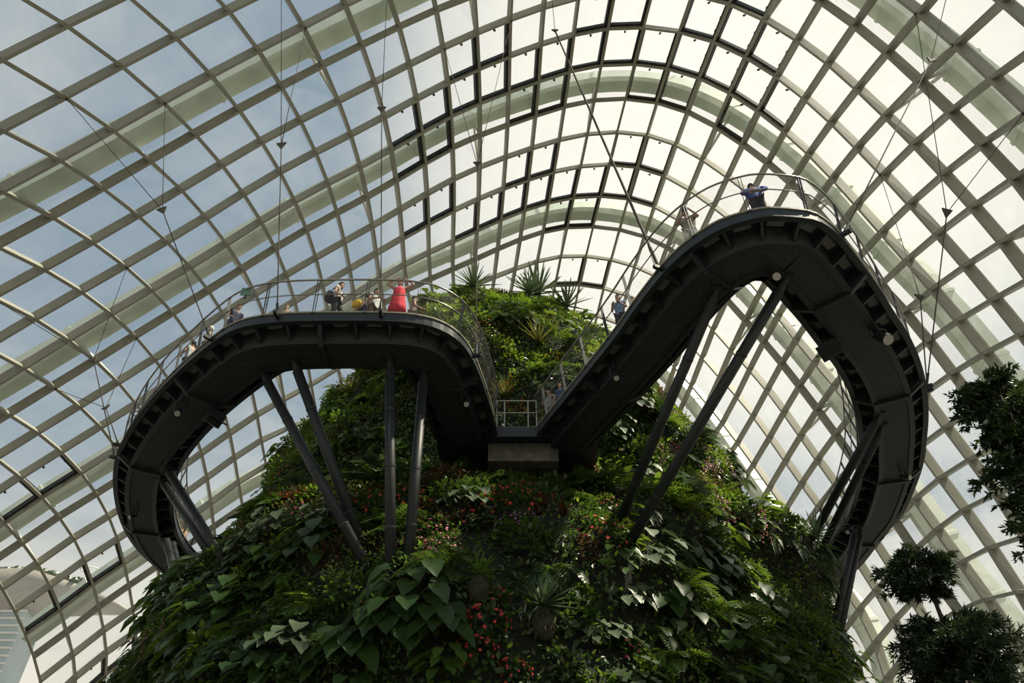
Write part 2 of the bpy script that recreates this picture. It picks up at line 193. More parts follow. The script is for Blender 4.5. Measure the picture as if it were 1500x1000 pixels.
G = {}
for i, j0, t in DOME:
    for k, p in enumerate(t.split()):
        if j0 + k > {-2: 21, -1: 22, 0: 23, 1: 23, 2: 24, 3: 26, 4: 28, 5: 30}.get(i, 34) or j0 + k < {-2: -5, -1: -6, 0: -7, 1: -8}.get(i, -99): continue
        G[(i, j0 + k)] = Vector([int(q) / 100 for q in p.split(',')])
CEN = Vector((0, 34, 6))
def gnorm(i, j):
    p = G[(i, j)]
    a = G.get((i + 1, j), p) - G.get((i - 1, j), p); b = G.get((i, j + 1), p) - G.get((i, j - 1), p)
    n = a.cross(b)
    if n.length < 1e-6: n = p - CEN
    n.normalize()
    if n.dot(p - CEN) < 0: n = -n
    return n
GN = {k: gnorm(*k) for k in G}
IS = sorted({k[0] for k in G}); JS = sorted({k[1] for k in G})
def beam_rows(keys, w, d, o0=0.0):
    rows = []; K = len(keys)
    for q, k in enumerate(keys):
        p = G[k]; n = GN[k]
        t = (G[keys[min(q + 1, K - 1)]] - G[keys[max(q - 1, 0)]]).normalized()
        s = t.cross(n).normalized(); n2 = s.cross(t)
        if n2.dot(n) < 0: n2 = -n2
        rows.append([p + s * w / 2 + n2 * o0, p + s * w / 2 + n2 * (o0 + d), p - s * w / 2 + n2 * (o0 + d), p - s * w / 2 + n2 * o0])
    return rows
trim = 0
def runs(keys):
    out = []; cur = []
    for k in keys:
        if k in G: cur.append(k)
        else:
            if len(cur) > 1: out.append(cur)
            cur = []
    if len(cur) > 1: out.append(cur)
    return out
RD = .52
for i in IS:
    mb = MB()
    for r_ in runs([(i, j) for j in range(JS[0], JS[-1] + 1)]):
        mb.sweep(beam_rows(r_, .17, RD)); mb.sweep(beam_rows(r_, .07, .14, RD + .03))
    trim += 1; tag(mb.build('trim_%d' % trim, M_beam), 'grey steel ring beam of the glass dome', kind='structure')
for j in JS:
    mb = MB()
    for r_ in runs([(i, j) for i in range(IS[0], IS[-1] + 1)]):
        mb.sweep(beam_rows(r_, .20, .40, .03)); mb.sweep(beam_rows(r_, .06, .12, RD + .03))
    trim += 1; tag(mb.build('trim_%d' % trim, M_beam), 'grey steel meridian beam of the glass dome', kind='structure')
VENTS = [(5,5),(5,4),(6,4),(6,5),(4,6),(5,6),(4,7),(5,7),(5,8),(6,8),(5,9),(6,9),(4,10),(5,10),(4,11),(5,11),(6,12),(5,12),(9,9),(8,9),(8,8),(9,8),(9,10),(9,11),(9,12),(8,12),(10,11),(10,10),
         (8,4),(8,5),(9,6),(9,7),(4,13),(4,14),(5,14),(5,13),(4,15),(5,15),(5,16),(6,15),(6,13),(3,12),(3,13),(3,14),(3,11),(13,-8),(13,-9),(13,-10),(13,-11),(9,-9),(9,-8),(17,-8),(17,-9),(12,12),(12,11),(9,13),(8,13)]
wn = 0
for i in IS[:-1]:
    mb = MB()
    for j in JS[:-1]:
        ks = [(i, j), (i, j + 1), (i + 1, j + 1), (i + 1, j)]
        if all(k in G for k in ks) and (i, j) not in VENTS:
            mb.add([G[k] + GN[k] * (RD + .1) for k in ks], [(0, 1, 2, 3)])
    if mb.f:
        wn += 1; tag(mb.build('window_%d' % wn, M_glass), 'row of clear glass panes between two ring beams', kind='structure')
def lerp(a, b, t): return a + (b - a) * t
for (i, j) in VENTS:
    ks = [(i, j), (i, j + 1), (i + 1, j + 1), (i + 1, j)]
    if not all(k in G for k in ks): continue
    p = [G[k].copy() for k in ks]; n = sum((GN[k] for k in ks), Vector()).normalized()
    ctr = sum(p, Vector()) / 4
    root = empty('roof_vent', ctr); p = [q - ctr for q in p]
    cc = Vector()
    q = [lerp(x, cc, .05) for x in p]
    mb = MB()   # deep black kerb, widest on the hinge sides
    for a, b, w in ((0, 1, .05), (1, 2, .23), (2, 3, .19), (3, 0, .05)):
        mid = (q[a] + q[b]) / 2; inn = (cc - mid); inn = (inn - n * inn.dot(n)).normalized()
        mb.box(mid + inn * w / 2 + n * (.42), (q[b] - q[a]) / 2 * 1.0, inn * w / 2, n * .16)
    mb.build('frame', M_dark, root)
    pb = MB(); up = n * .62
    pb.add([lerp(x, cc, .05) + up + (n * .35 if k in (0, 1) else n * 0) for k, x in enumerate(p)], [(0, 1, 2, 3)])
    pb.build('pane', M_glass, root)
    e1 = lerp(q[1], q[2], .35); e2 = lerp(q[1], q[2], .8)
    for e in (e1, e2):
        ab = MB(); ab.box(lerp(e, cc, .13) + n * .34, (q[2] - q[1]).normalized() * .09, n * .1, (cc - e).normalized() * .07); ab.build('actuator', M_dark, root)
    e = lerp(q[2], cc, .12); ab = MB(); ab.tube([e + n * .3, lerp(q[3], cc, .1) * .5 + q[2] * .5 + n * .12], .025, 5); ab.build('stay_rod', M_plate, root)
    e3 = lerp(q[0], q[1], .5); ab = MB(); ab.box(lerp(e3, cc, .12) + n * .1, (q[1] - q[0]).normalized() * .07, n * .1, (cc - e3).normalized() * .06); ab.build('latch', M_dark, root)
    hint = 'left side' if j < 3 else ('crown' if j < 16 else 'right side')
    far = 'near the camera' if i < 7 else 'far behind the walkway'
    tag(root, 'open black-framed roof vent on the dome %s, %s' % (hint, far), 'roof vent', 'roof vents on the dome %s %s' % (hint, far))
# outer arches with their tube struts
an = 0
for ia in (2, 6, 10, 14):
    js = [j for j in JS if (ia, j) in G and (ia + 1, j) in G]
    ctl = []
    for j in js:
        n = (GN[(ia, j)] + GN[(ia + 1, j)]).normalized()
        ctl.append((lerp(G[(ia, j)], G[(ia + 1, j)], .72) + n * 2.0, n))
    rows = []
    for q in range(len(ctl) - 1):
        for t in (0, .5):
            p0, p1, p2, p3 = [ctl[max(0, min(len(ctl) - 1, q + d))][0] for d in (-1, 0, 1, 2)]
            p = .5 * ((2 * p1) + (p2 - p0) * t + (2 * p0 - 5 * p1 + 4 * p2 - p3) * t * t + (3 * p1 - p0 - 3 * p2 + p3) * t ** 3)
            tg = (p2 - p1).normalized(); n = lerp(ctl[q][1], ctl[q + 1][1], t); s = tg.cross(n).normalized(); n = s.cross(tg)
            if n.dot(ctl[q][1]) < 0: n = -n
            rows.append([p + s * .7 - n * .66, p + s * .7 + n * .66, p - s * .7 + n * .66, p - s * .7 - n * .66])
    mb = MB(); mb.sweep(rows)
    for q in range(0, len(rows), 4):   # bolted joints and lugs along the rib
        r0 = rows[q]; c0 = sum(r0, Vector()) / 4; a = (r0[0] - r0[3]); b = (r0[0] - r0[1]) * -1; tt = a.cross(b).normalized()
        mb.box(c0, a * .54, b * .53, tt * .12)
    trim += 1; a = tag(mb.build('trim_%d' % trim, M_arch), 'pale green outer arch rib above the glass', kind='structure')
    for q, j in enumerate(js):
        if j % 4 == 3:
            c0 = ctl[q][0] - ctl[q][1] * .5
            for di in (1, 2):
                k = (ia + di, j)
                if k in G:
                    sb = MB(); sb.tube([c0, lerp(c0, G[k] + GN[k] * RD, .5), G[k] + GN[k] * RD], [.08, .13, .07], 8)
                    sb.build('strut', M_strut, a)
# ------------------------------------------------------------------ walkway
ZD = 14.0
LO = [(727,627),(720,590),(700,534),(690,510),(670,482),(640,467),(600,460),(564,459),(500,459),(440,459),(414,461),(380,463),(350,470),(330,480),(310,496),(270,528),(234,566),(206,598),(187,630),(177,653),(170,673),(171,716),(178,749),(192,781),(213,806),(240,829)]
RO = [(787,626),(888,500),(934,436),(970,390),(1000,360),(1030,338),(1060,322),(1100,310),(1130,306),(1180,310),(1200,317),(1226,338),(1250,368),(1280,410),(1308,456),(1324,480),(1340,516),(1350,556),(1353,600),(1350,640),(1348,660),(1340,690),(1320,738),(1300,764),(1280,790)]
def resample(pts, step, smooth):
    for _ in range(smooth):
        pts = [pts[0]] + [(pts[i - 1] + pts[i] * 2 + pts[i + 1]) / 4 for i in range(1, len(pts) - 1)] + [pts[-1]]
    dense = []
    for q in range(len(pts) - 1):
        p0, p1, p2, p3 = [pts[max(0, min(len(pts) - 1, q + d))] for d in (-1, 0, 1, 2)]
        for k in range(12):
            t = k / 12
            dense.append(.5 * ((2 * p1) + (p2 - p0) * t + (2 * p0 - 5 * p1 + 4 * p2 - p3) * t * t + (3 * p1 - p0 - 3 * p2 + p3) * t ** 3))
    dense.append(pts[-1])
    out = [dense[0]]; acc = 0
    for a, b in zip(dense[:-1], dense[1:]):
        L = (b - a).length; d = 0
        while acc + (L - d) >= step:
            d += step - acc; out.append(a + (b - a) * (d / L)); acc = 0
        acc += L - d
    return out
def xy(p): return Vector((p[0], p[1], 0))
lp = [at(x, y, ZD) for x, y in LO]; lp = [xy(p) for p in lp]
lp = lp[:1] + lp[1:] + [Vector((-16.2, 35.7, 0)), Vector((-14.9, 37.4, 0)), Vector((-13.0, 38.6, 0)), Vector((-11.0, 39.2, 0))]
rp_ = [xy(at(x, y, ZD)) for x, y in RO] + [Vector((16.45, 33.6, 0)), Vector((15.6, 35.8, 0)), Vector((14.0, 37.6, 0)), Vector((11.5, 38.6, 0))]
WID = 2.15
def frames(path, side):
    """outer edge point, tangent, inward normal (side = +1: inside is to the left of travel)"""
    out = []
    for i, p in enumerate(path):
        t = (path[min(i + 1, len(path) - 1)] - path[max(i - 1, 0)]).normalized()
        out.append((p, t, Vector((-t.y, t.x, 0)) * side))
    return out
PATH = {}
def strip(mb, fr, a, b, z0, z1, m=0):
    mb.sweep([[p + n * a + Vector((0, 0, z0)), p + n * b + Vector((0, 0, z0)), p + n * b + Vector((0, 0, z1)), p + n * a + Vector((0, 0, z1))] for p, t, n in fr], m=m)
def rail_mesh_mat():
    m = bpy.data.materials.new('railing_wire_mesh'); m.use_nodes = True; nt = m.node_tree; N = nt.nodes; L = nt.links
    b = N['Principled BSDF']; b.inputs['Base Color'].default_value = (.25, .24, .22, 1); b.inputs['Metallic'].default_value = .6; b.inputs['Roughness'].default_value = .4
    uv = N.new('ShaderNodeTexCoord'); sp = N.new('ShaderNodeSeparateXYZ'); L.new(uv.outputs['UV'], sp.inputs[0])
    outs = []
    for op in ('ADD', 'SUBTRACT'):
        a = N.new('ShaderNodeMath'); a.operation = op; L.new(sp.outputs['X'], a.inputs[0]); L.new(sp.outputs['Y'], a.inputs[1])
        s = N.new('ShaderNodeMath'); s.operation = 'MULTIPLY'; L.new(a.outputs[0], s.inputs[0]); s.inputs[1].default_value = 13
        f = N.new('ShaderNodeMath'); f.operation = 'FRACT'; L.new(s.outputs[0], f.inputs[0])
        g = N.new('ShaderNodeMath'); g.operation = 'LESS_THAN'; L.new(f.outputs[0], g.inputs[0]); g.inputs[1].default_value = .055
        outs.append(g)
    mx = N.new('ShaderNodeMath'); mx.operation = 'MAXIMUM'; L.new(outs[0].outputs[0], mx.inputs[0]); L.new(outs[1].outputs[0], mx.inputs[1])
    tr = N.new('ShaderNodeBsdfTransparent'); ms = N.new('ShaderNodeMixShader')
    L.new(mx.outputs[0], ms.inputs[0]); L.new(tr.outputs[0], ms.inputs[1]); L.new(b.outputs[0], ms.inputs[2])
    L.new(ms.outputs[0], N['Material Output'].inputs['Surface'])
    return m
M_mesh = rail_mesh_mat()
M_grate = mat('daylit_grating', (.2, .2, .18), .6, .2, nscale=30)  # pale tone paints in light coming through the mesh
def railing(root, fr, lat, lean, step):
    """posts, top rail, mid rail and wire mesh along the deck edge; lat = distance from the outer edge, lean = outward lean"""
    H = 1.26
    def P(f, h):
        p, t, n = f; return p + n * (lat - lean * h / H) + Vector((0, 0, ZD + h))
    for q in range(step // 2, len(fr), step):
        f = fr[q]; p, t, n = f; mb = MB()
        for s in (-1, 1): mb.bar(P(f, -.1) + t * .035 * s, P(f, H - .02) + t * .035 * s, .012, .05, n)
        mb.box(P(f, .02), t * .07, n * .07, Vector((0, 0, .02)))
        mb.build('railing_post', M_post, root)
    mb = MB(); mb.tube([P(f, H) for f in fr], .03, 6); mb.build('handrail', M_rail, root, True)
    mb = MB(); mb.tube([P(f, .72) - f[2] * .0 for f in fr], .018, 5); mb.build('mid_rail', M_rail, root, True)
    mb = MB(); uv = []; rows = []; d = 0
    for q, f in enumerate(fr):
        if q: d += (f[0] - fr[q - 1][0]).length
        rows.append([P(f, .05), P(f, H - .04)]); uv += [(d, .05), (d, H)]
    mb.sweep(rows, closed=False, cap=False); mb.build('mesh_infill', M_mesh, root, uv=uv)
def walkway(name, outer, side, label, step0):
    fr = frames(outer, side); PATH[name] = fr
    mid = len(fr) // 2
    root = empty('elevated_walkway'); tag(root, label, 'walkway', 'loops of the elevated walkway')
    W = WID
    mb = MB(); strip(mb, fr, .12, W - .12, ZD - .08, ZD); mb.build('deck', M_walk, root)
    mb = MB()
    for a, b in ((0, .12), (W - .12, W)):
        strip(mb, fr, a, b, ZD - .30, ZD + .02)
        strip(mb, fr, a - .05 if a == 0 else a, b if a == 0 else b + .05, ZD - .32, ZD - .28)
    mb.build('edge_beam', M_walk, root)
    mb = MB()
    strip(mb, fr, -.03, .05, ZD + .02, ZD + .07); strip(mb, fr, W - .05, W + .03, ZD + .02, ZD + .07); mb.build('kick_strip', M_edge, root)
    mb = MB()   # box girder, wider at the top
    rows = []
    for p, t, n in fr:
        z = Vector((0, 0, 1))
        rows.append([p + n * .62 + z * (ZD - .68), p + n * (W - .62) + z * (ZD - .68), p + n * (W - .5) + z * (ZD - .08), p + n * .5 + z * (ZD - .08)])
    mb.sweep(rows); mb.build('box_girder', M_soffit, root)
    mb = MB()
    for a, b in ((.5, .66), (W - .66, W - .5)): strip(mb, fr, a, b, ZD - .72, ZD - .62)
    mb.build('girder_flange', M_walk, root)
    for q in range(2, len(fr), 4):
        p, t, n = fr[q]; z = Vector((0, 0, 1)); mb = MB()
        big = (q // 4) % 6 == 3
        th = .035
        o_ = [(.1, -.1), (W - .1, -.1), (W - .1, -.28), (W - .56, -.5 - .15 * big), (W - .7, -.14), (.7, -.14), (.56, -.5 - .15 * big), (.1, -.28)]
        pts = [p + n * u + z * (ZD + h) for u, h in o_]
        mb.sweep([[x - t * th for x in pts], [x + t * th for x in pts]])
        mb.build('bracket', M_walk, root)
        if big:
            mb = MB(); mb.bar(p + n * .05 + z * (ZD - .36), p + n * .62 + z * (ZD - .74), .12, .1); mb.bar(p + n * .55 + z * (ZD - .74), p + n * (W - .55) + z * (ZD - .74), .12, .1); mb.bar(p + n * (W - .62) + z * (ZD - .74), p + n * (W - .05) + z * (ZD - .36), .12, .1)
            mb.build('cross_rib', M_walk, root)
    for q in range(4, len(fr) - 1, 4):   # grating pieces let into the deck between brackets, coloured pale for daylight shining through
        p, t, n = fr[q]
        for a in (.34, W - .34):
            mb = MB(); mb.box(p + n * a + Vector((0, 0, ZD - .09)), t * .22, n * .12, Vector((0, 0, .012))); mb.build('grating_panel', M_grate, root)
    railing(root, fr, .04, .16, step0); railing(root, fr, W - .04, -.16, step0)
    return root
lo_path = resample(lp, .25, 1); ro_path = resample(rp_, .25, 0)
wl = walkway('left', lo_path, -1, 'left loop of the dark walkway, lower bend with a row of visitors', 6)
wr = walkway('right', ro_path, 1, 'right loop of the dark walkway, tall hairpin bend highest in view', 6)
# the landing where both loops meet the planted mountain
root = empty('walkway_landing', (0.2, 21.5, ZD)); tag(root, 'small walkway landing with a plain rail where both loops reach the planted mountain', 'landing')
mb = MB(); mb.box((0, 1.9, -.12), (2.9, 0, 0), (0, 1.92, 0), (0, 0, .11)); mb.build('deck', M_walk, root)
mb = MB(); mb.box((0, -.03, -.18), (.78, 0, 0), (0, .05, 0), (0, 0, .2)); mb.build('edge_beam', M_walk, root)
mb = MB(); mb.box((.2, 1.7, -.6), (1.25, 0, 0), (0, 1.1, 0), (0, 0, .36)); mb.build('support_block', M_conc, root)
for k, x in enumerate((-.74, -.47, .38, .68)):
    mb = MB(); mb.bar((x, 0, 0), (x, -.02, 1.2), .045, .03, (0, 1, 0)); mb.build('railing_post', M_rail, root)
mb = MB(); mb.tube([(-.76, 0, 1.2), (.7, 0, 1.2)], .028, 6); mb.build('handrail', M_rail, root)
mb = MB(); mb.tube([(-.76, 0, .68), (.72, 0, .68)], .022, 6); mb.tube([(-.76, 0, .05), (.72, 0, .05)], .028, 6); mb.build('mid_rail', M_rail, root)
# ------------------------------------------------------------------ mountain body
MC = Vector((-1.0, 34, 0))
def interp(t, z):
    if z <= t[0][0]: return t[0][1]
    for (a, ra), (b, rb) in zip(t[:-1], t[1:]):
        if z <= b: return ra + (rb - ra) * (z - a) / (b - a)
    return t[-1][1]
RS = [(-1.7, 15.2), (7, 14.2), (9.3, 13.7), (11.4, 12.7), (14.4, 12.1), (16.8, 11.9), (18.6, 11.3), (20, 10.7), (22, 9.8), (25, 7.9), (28, 5.6), (29.5, 3.6), (30.5, 1.2), (30.8, .05)]
RF = [(-1.7, 18.5), (4, 16.9), (8, 15.6), (10.5, 14.4), (12, 13.0), (13.0, 11.0), (14.5, 9.9), (17, 9.4), (20, 8.8), (24, 7.4), (27, 5.6), (29, 3.6), (30.3, 1.4), (30.8, .05)]
def mrad(a, z):
    """a = angle from the front (-Y), positive towards +X"""
    w = max(0, math.cos(a)) ** 2.2
    r = interp(RS, z) * (1 - w) + interp(RF, z) * w
    lump = .45 * math.sin(a * 3 + z * .35) + .35 * math.sin(a * 7 - z * .8 + 1) + .25 * math.sin(a * 13 + z * 1.3)
    bulge = 2.3 * math.exp(-((a - 1.05) / .28) ** 2 - ((z - 11.8) / 1.3) ** 2)
    if math.sin(a) < 0: r -= 1.05 * math.sin(a) ** 2 * min(1, r / 6) * (1 if z < 24 else max(0, (30 - z) / 6)) * min(1, max(.35, (z - 4) / 6))
    return max(.04, r + lump * min(1, r / 8) * .8 + bulge)
def mpt(a, z):
    r = mrad(a, z); return Vector((MC.x + r * math.sin(a), MC.y - r * math.cos(a), z))
def mnorm(a, z):
    e = .02; n = (mpt(a + e, z) - mpt(a - e, z)).cross(mpt(a, z + .15) - mpt(a, z - .15))
    if n.length < 1e-8: return Vector((0, 0, 1))
    return n.normalized()
def mhit(px, py):
    d = ray(px, py).normalized(); t = 12.0
    while t < 60:
        p = d * t; q = p - MC; a = math.atan2(q.x, -q.y)
        if p.z < 30.8 and math.hypot(q.x, q.y) < mrad(a, p.z): return a, p.z, p
        t += .06
    return None
rows = []
zs = [-1.7 + k * .5 for k in range(66)]; zs = [z for z in zs if z < 30.8] + [30.8]
for z in zs: rows.append([mpt(2 * math.pi * k / 120, z) for k in range(120)])
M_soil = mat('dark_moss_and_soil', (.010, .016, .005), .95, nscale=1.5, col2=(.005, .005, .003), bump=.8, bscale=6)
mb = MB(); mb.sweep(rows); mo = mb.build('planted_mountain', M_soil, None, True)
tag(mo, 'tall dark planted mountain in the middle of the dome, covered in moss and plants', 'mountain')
# ------------------------------------------------------------------ inclined props
def girder_pt(px, py): return at(px, py, ZD - .72)
PROPS = [((385,547),(538,832),'steepest left prop under the left loop, outer of its pair'),
         ((430,528),(532,805),'inner prop of the pair right of the left loop opening'),
         ((571,525),(572,842),'upright dark prop under the straight run of the left loop'),
         ((621,545),(597,832),'prop under the left loop leaning towards the upright one, on its right'),
         ((243,684),(338,838),'prop at the far left of the left loop, upper of the close pair'),
         ((236,702),(318,826),'prop at the far left of the left loop, lower of the close pair'),
         ((243,790),(272,905),'short prop going down from the lowest end of the left loop, left one'),
         ((252,795),(278,905),'short prop going down from the lowest end of the left loop, right one'),
         ((1050,425),(905,770),'long prop under the straight run of the right loop, left of two'),
         ((1152,408),(918,802),'long prop from the bend of the right loop, crossing the open middle'),
         ((1288,608),(1196,775),'prop at the far right loop, left of the close pair'),
         ((1292,625),(1212,788),'prop at the far right loop, right of the close pair'),
         ((1254,772),(1222,920),'short prop dropping from the lowest end of the right loop, left one'),
         ((1261,775),(1228,935),'short prop dropping from the lowest end of the right loop, right one')]
for (a, b, lab) in PROPS:
    A = girder_pt(*a); h = mhit(*b)
    if h: B = h[2]
    else:   # foot where the sight line passes closest to the planted flank
        d = ray(*b); best = None
        for q in range(0, 400):
            p = d * ((15 + q * .08) / d.y); k = p - MC; e = math.hypot(k.x, k.y) - mrad(math.atan2(k.x, -k.y), p.z)
            if best is None or e < best[0]: best = (e, p)
        B = best[1]
    dr = (B - A).normalized(); B = B + dr * .5; L = (B - A).length
    root = empty('support_prop', B); tag(root, 'dark ' + lab, 'prop', 'inclined props under the walkway')
    mb = MB(); mb.tube([A - B + dr * .35, Vector()], .145, 14); mb.build('tube', M_prop, root, True)
    mb = MB(); mb.tube([A - B - dr * .1, A - B + dr * .4], [.05, .12], 10); mb.box(A - B - Vector((0, 0, -.02)), (.16, 0, 0), (0, .16, 0), (0, 0, .03)); mb.build('pin_joint', M_prop, root)
    for k in range(1, 4):
        mb = MB(); c0 = A - B + dr * (L * k / 4); mb.tube([c0 - dr * .03, c0 + dr * .03], .155, 14); mb.build('collar', M_prop, root)
# ------------------------------------------------------------------ hanger cables
PIX = {}
CP = Vector((0, c_, s_)); CU = Vector((0, -s_, c_))
for k, p in G.items():
    d = p.dot(CP)
    if d > 3: PIX[k] = (750 + 1050 * p.x / d, 500 - 1050 * p.dot(CU) / d)
def near_node(px, py):
    return min(PIX, key=lambda k: (PIX[k][0] - px) ** 2 + (PIX[k][1] - py) ** 2)
HANG = [((177,651),(155,597),[(100,580),(198,503)],'lowest on the far left, ending beside the outermost left bend'),
        ((168,664),(137,527),[(0,448),(185,396)],'on the far left with a wide fork high above the left bend'),
        ((308,489),(238,308),[(105,150),(245,160)],'running to the left loop beside the white-haired visitor'),
        ((414,461),(412,213),[(378,-5),(447,50)],'over the left end of the straight run of the left loop'),
        ((564,460),(559,160),[(541,-20),(573,-10)],'over the middle of the left loop left of the red dress'),
        ((698,516),(699,240),[(655,72),(750,30)],'over the right bend of the left loop'),
        ((968,391),(813,45),[(788,-20),(806,-25)],'thickest and longest, slanting down to the camera man on the right loop'),
        ((1228,338),(1364,88),[(1376,-60),(1397,66)],'slanting left down to the top bend of the right loop'),
        ((1353,560),(1387,312),[(1340,22),(1490,175)],'over the far right bend, with the fork higher up'),
        ((1353,566),(1348,436),[(1287,262)],'over the far right bend, single and nearer the dome')]
def edge_near(p):
    best = None
    for nm, fr in PATH.items():
        for f in fr:
            d = (xy(p) - f[0]).length
            if best is None or d < best[0]: best = (d, f)
    return best[1]
for a, pl, ns, lab in HANG:
    f = edge_near(at(a[0], a[1], ZD)); A = f[0] - f[2] * .12 + Vector((0, 0, ZD - .05))
    nodes = [near_node(*n) for n in ns]; NP = [G[k] for k in nodes]; mean = sum(NP, Vector()) / len(NP)
    d = ray(*pl).normalized(); best = None
    for q in range(5, 95):
        s = lerp(A, mean, q / 100); t = s.dot(d); e = (s - d * t).length
        if best is None or e < best[0]: best = (e, d * t)
    Pp = best[1]
    root = empty('hanger_cable', A); tag(root, 'thin hanger cable ' + lab, 'cable', 'hanger cables of the walkway')
    r0 = .045 if pl == (813, 45) else .022
    mb = MB(); mb.tube([(0, 0, 0), Pp - A], r0, 6)
    mb.build('main_cable', M_cable, root)
    for n in NP:
        mb = MB(); mb.tube([Pp - A, n - A], .018, 5); mb.build('fork_cable', M_cable, root)
        mb = MB(); mb.ball(n - A, .09, 6, 4); mb.build('clevis', M_plate, root)
    dv = (mean - Pp).normalized(); sv = dv.cross(Vector((0, 1, 0))).normalized(); th = dv.cross(sv) * .03
    tri = [Pp - A - dv * .32, Pp - A + dv * .22 + sv * .2, Pp - A + dv * .22 - sv * .2]
    mb = MB(); mb.sweep([[x - th for x in tri], [x + th for x in tri]]); mb.build('fork_plate', M_plate, root)
    mb = MB(); mb.tube([Vector((0, 0, 0)), (Pp - A).normalized() * .5], .04, 8); mb.box((0, 0, -.05) , f[2] * .16, f[1] * .05, (0, 0, .05)); mb.build('socket', M_prop, root)
# ------------------------------------------------------------------ lamps under the deck, sign on the rail
M_lens = mat('pale_lamp_lens', (.4, .39, .34), .3)
M_lamp = mat('black_lamp_body', (.02, .022, .025), .4)
def lamp(px, py, kind, label, zz=ZD - .95, aim=(0, -.5, -.8), s=1.0):
    p = at(px, py, zz); root = empty('spotlight' if kind == 'round' else 'floodlight', p); tag(root, label, 'light fixture', 'lamps hung under the walkway')
    a = Vector(aim).normalized(); x = a.cross(Vector((0, 0, 1))).normalized(); y = x.cross(a)
    mb = MB(); lb = MB(); yk = MB()
    if kind == 'round':
        mb.tube([-a * .26 * s, -a * .2 * s, a * .1 * s, a * .3 * s], [.06 * s, .11 * s, .13 * s, .15 * s], 14); lb.tube([a * .29 * s, a * .31 * s], .135 * s, 14)
    else:
        mb.box((0, 0, 0), x * .3 * s, y * .24 * s, a * .12 * s); mb.box(a * .2 * s, x * .34 * s, y * .02, a * .14 * s)
        for k in range(5): mb.box(-a * .16 * s + x * (.1 * k - .2) * s, x * .015, y * .2 * s, a * .05 * s)
        lb.box(a * .125 * s, x * .26 * s, y * .2 * s, a * .008)
    mb.build('housing', M_lamp, root); lb.build('lens', M_lens if kind == 'round' else M_lamp, root)
    for q in (-1, 1): yk.bar(x * .22 * q * s, x * .22 * q * s + Vector((0, 0, .3)), .03, .05)
    yk.bar(x * -.22 * s + Vector((0, 0, .3)), x * .22 * s + Vector((0, 0, .3)), .04, .03); yk.tube([(0, 0, .28), (0, 0, .95 - .68 + .3)], .03, 6)
    yk.build('yoke', M_lamp, root)
lamp(1290, 493, 'round', 'round black spotlight with a pale lens under the right loop', aim=(.1, -.5, -.7), s=1.15)
lamp(1216, 512, 'flood', 'boxy black floodlight on the inner edge of the right loop', aim=(-.5, -.4, -.5), s=1.0)
lamp(1138, 406, 'round', 'small round spotlight inside the top bend of the right loop', aim=(-.3, -.6, -.5), s=.75)
lamp(314, 612, 'flood', 'boxy black floodlight on the inner edge of the left loop', aim=(.6, -.3, -.4), s=.95)
lamp(262, 603, 'round', 'dark twin spotlight under the middle of the left loop', aim=(.2, -.6, -.7), s=.7)
lamp(900, 552, 'round', 'small spotlight under the straight run of the right loop', aim=(.2, -.6, -.7), s=.6)
lamp(682, 590, 'round', 'small spotlight under the leg of the left loop next to the landing', aim=(.2, -.6, -.7), s=.6)
lamp(1325, 698, 'round', 'small pale spotlight on the outer edge of the far right bend', aim=(.4, -.6, -.5), s=.7)
lamp(1242, 778, 'round', 'small spotlight beside the short props of the right loop', aim=(-.4, -.6, -.5), s=.6)
lamp(196, 756, 'round', 'small pale spotlight under the outer left bend', aim=(-.4, -.6, -.5), s=.6)
p = at(361, 427, ZD + 1.15); root = empty('rail_sign', p); tag(root, 'small green square board mounted on the railing of the left loop', 'sign')
mb = MB(); mb.box((0, 0, 0), (.16, 0, 0), (0, .012, 0), (0, 0, .15)); mb.build('panel', mat('green_panel', (.1, .2, .14), .3), root)
mb = MB(); mb.box((0, .03, -.05), (.03, 0, 0), (0, .02, 0), (0, 0, .2)); mb.build('bracket', M_post, root)
# ------------------------------------------------------------------ plants
RNG = np.random.default_rng(7)
class NB:
    """numpy collector of quads, with a material slot per face"""
    def __init__(s): s.V = []; s.F = []; s.M = []; s.n = 0
    def add(s, V, F, m=0):
        s.V.append(V); s.F.append(F + s.n); s.M.append(np.full(len(F), m)); s.n += len(V)
    def mesh(s, name, mats): return mesh_np(name, np.concatenate(s.V), np.concatenate(s.F), mats, True, np.concatenate(s.M))
def npn(v): v = np.asarray(v, float); return v / (np.linalg.norm(v) + 1e-9)
PROF = {
 'heart': [(-.16, .30), (0, .44), (.12, .50), (.35, .46), (.62, .30), (.84, .13), (1, .01)],
 'oval': [(0, .05), (.2, .36), (.45, .48), (.7, .38), (.9, .14), (1, .01)],
 'lance': [(0, .06), (.25, .42), (.5, .5), (.8, .26), (1, .01)],
 'strap': [(0, .5), (.35, .5), (.7, .38), (.9, .2), (1, .02)],
 'small': [(0, .1), (.5, .5), (1, .02)],
}
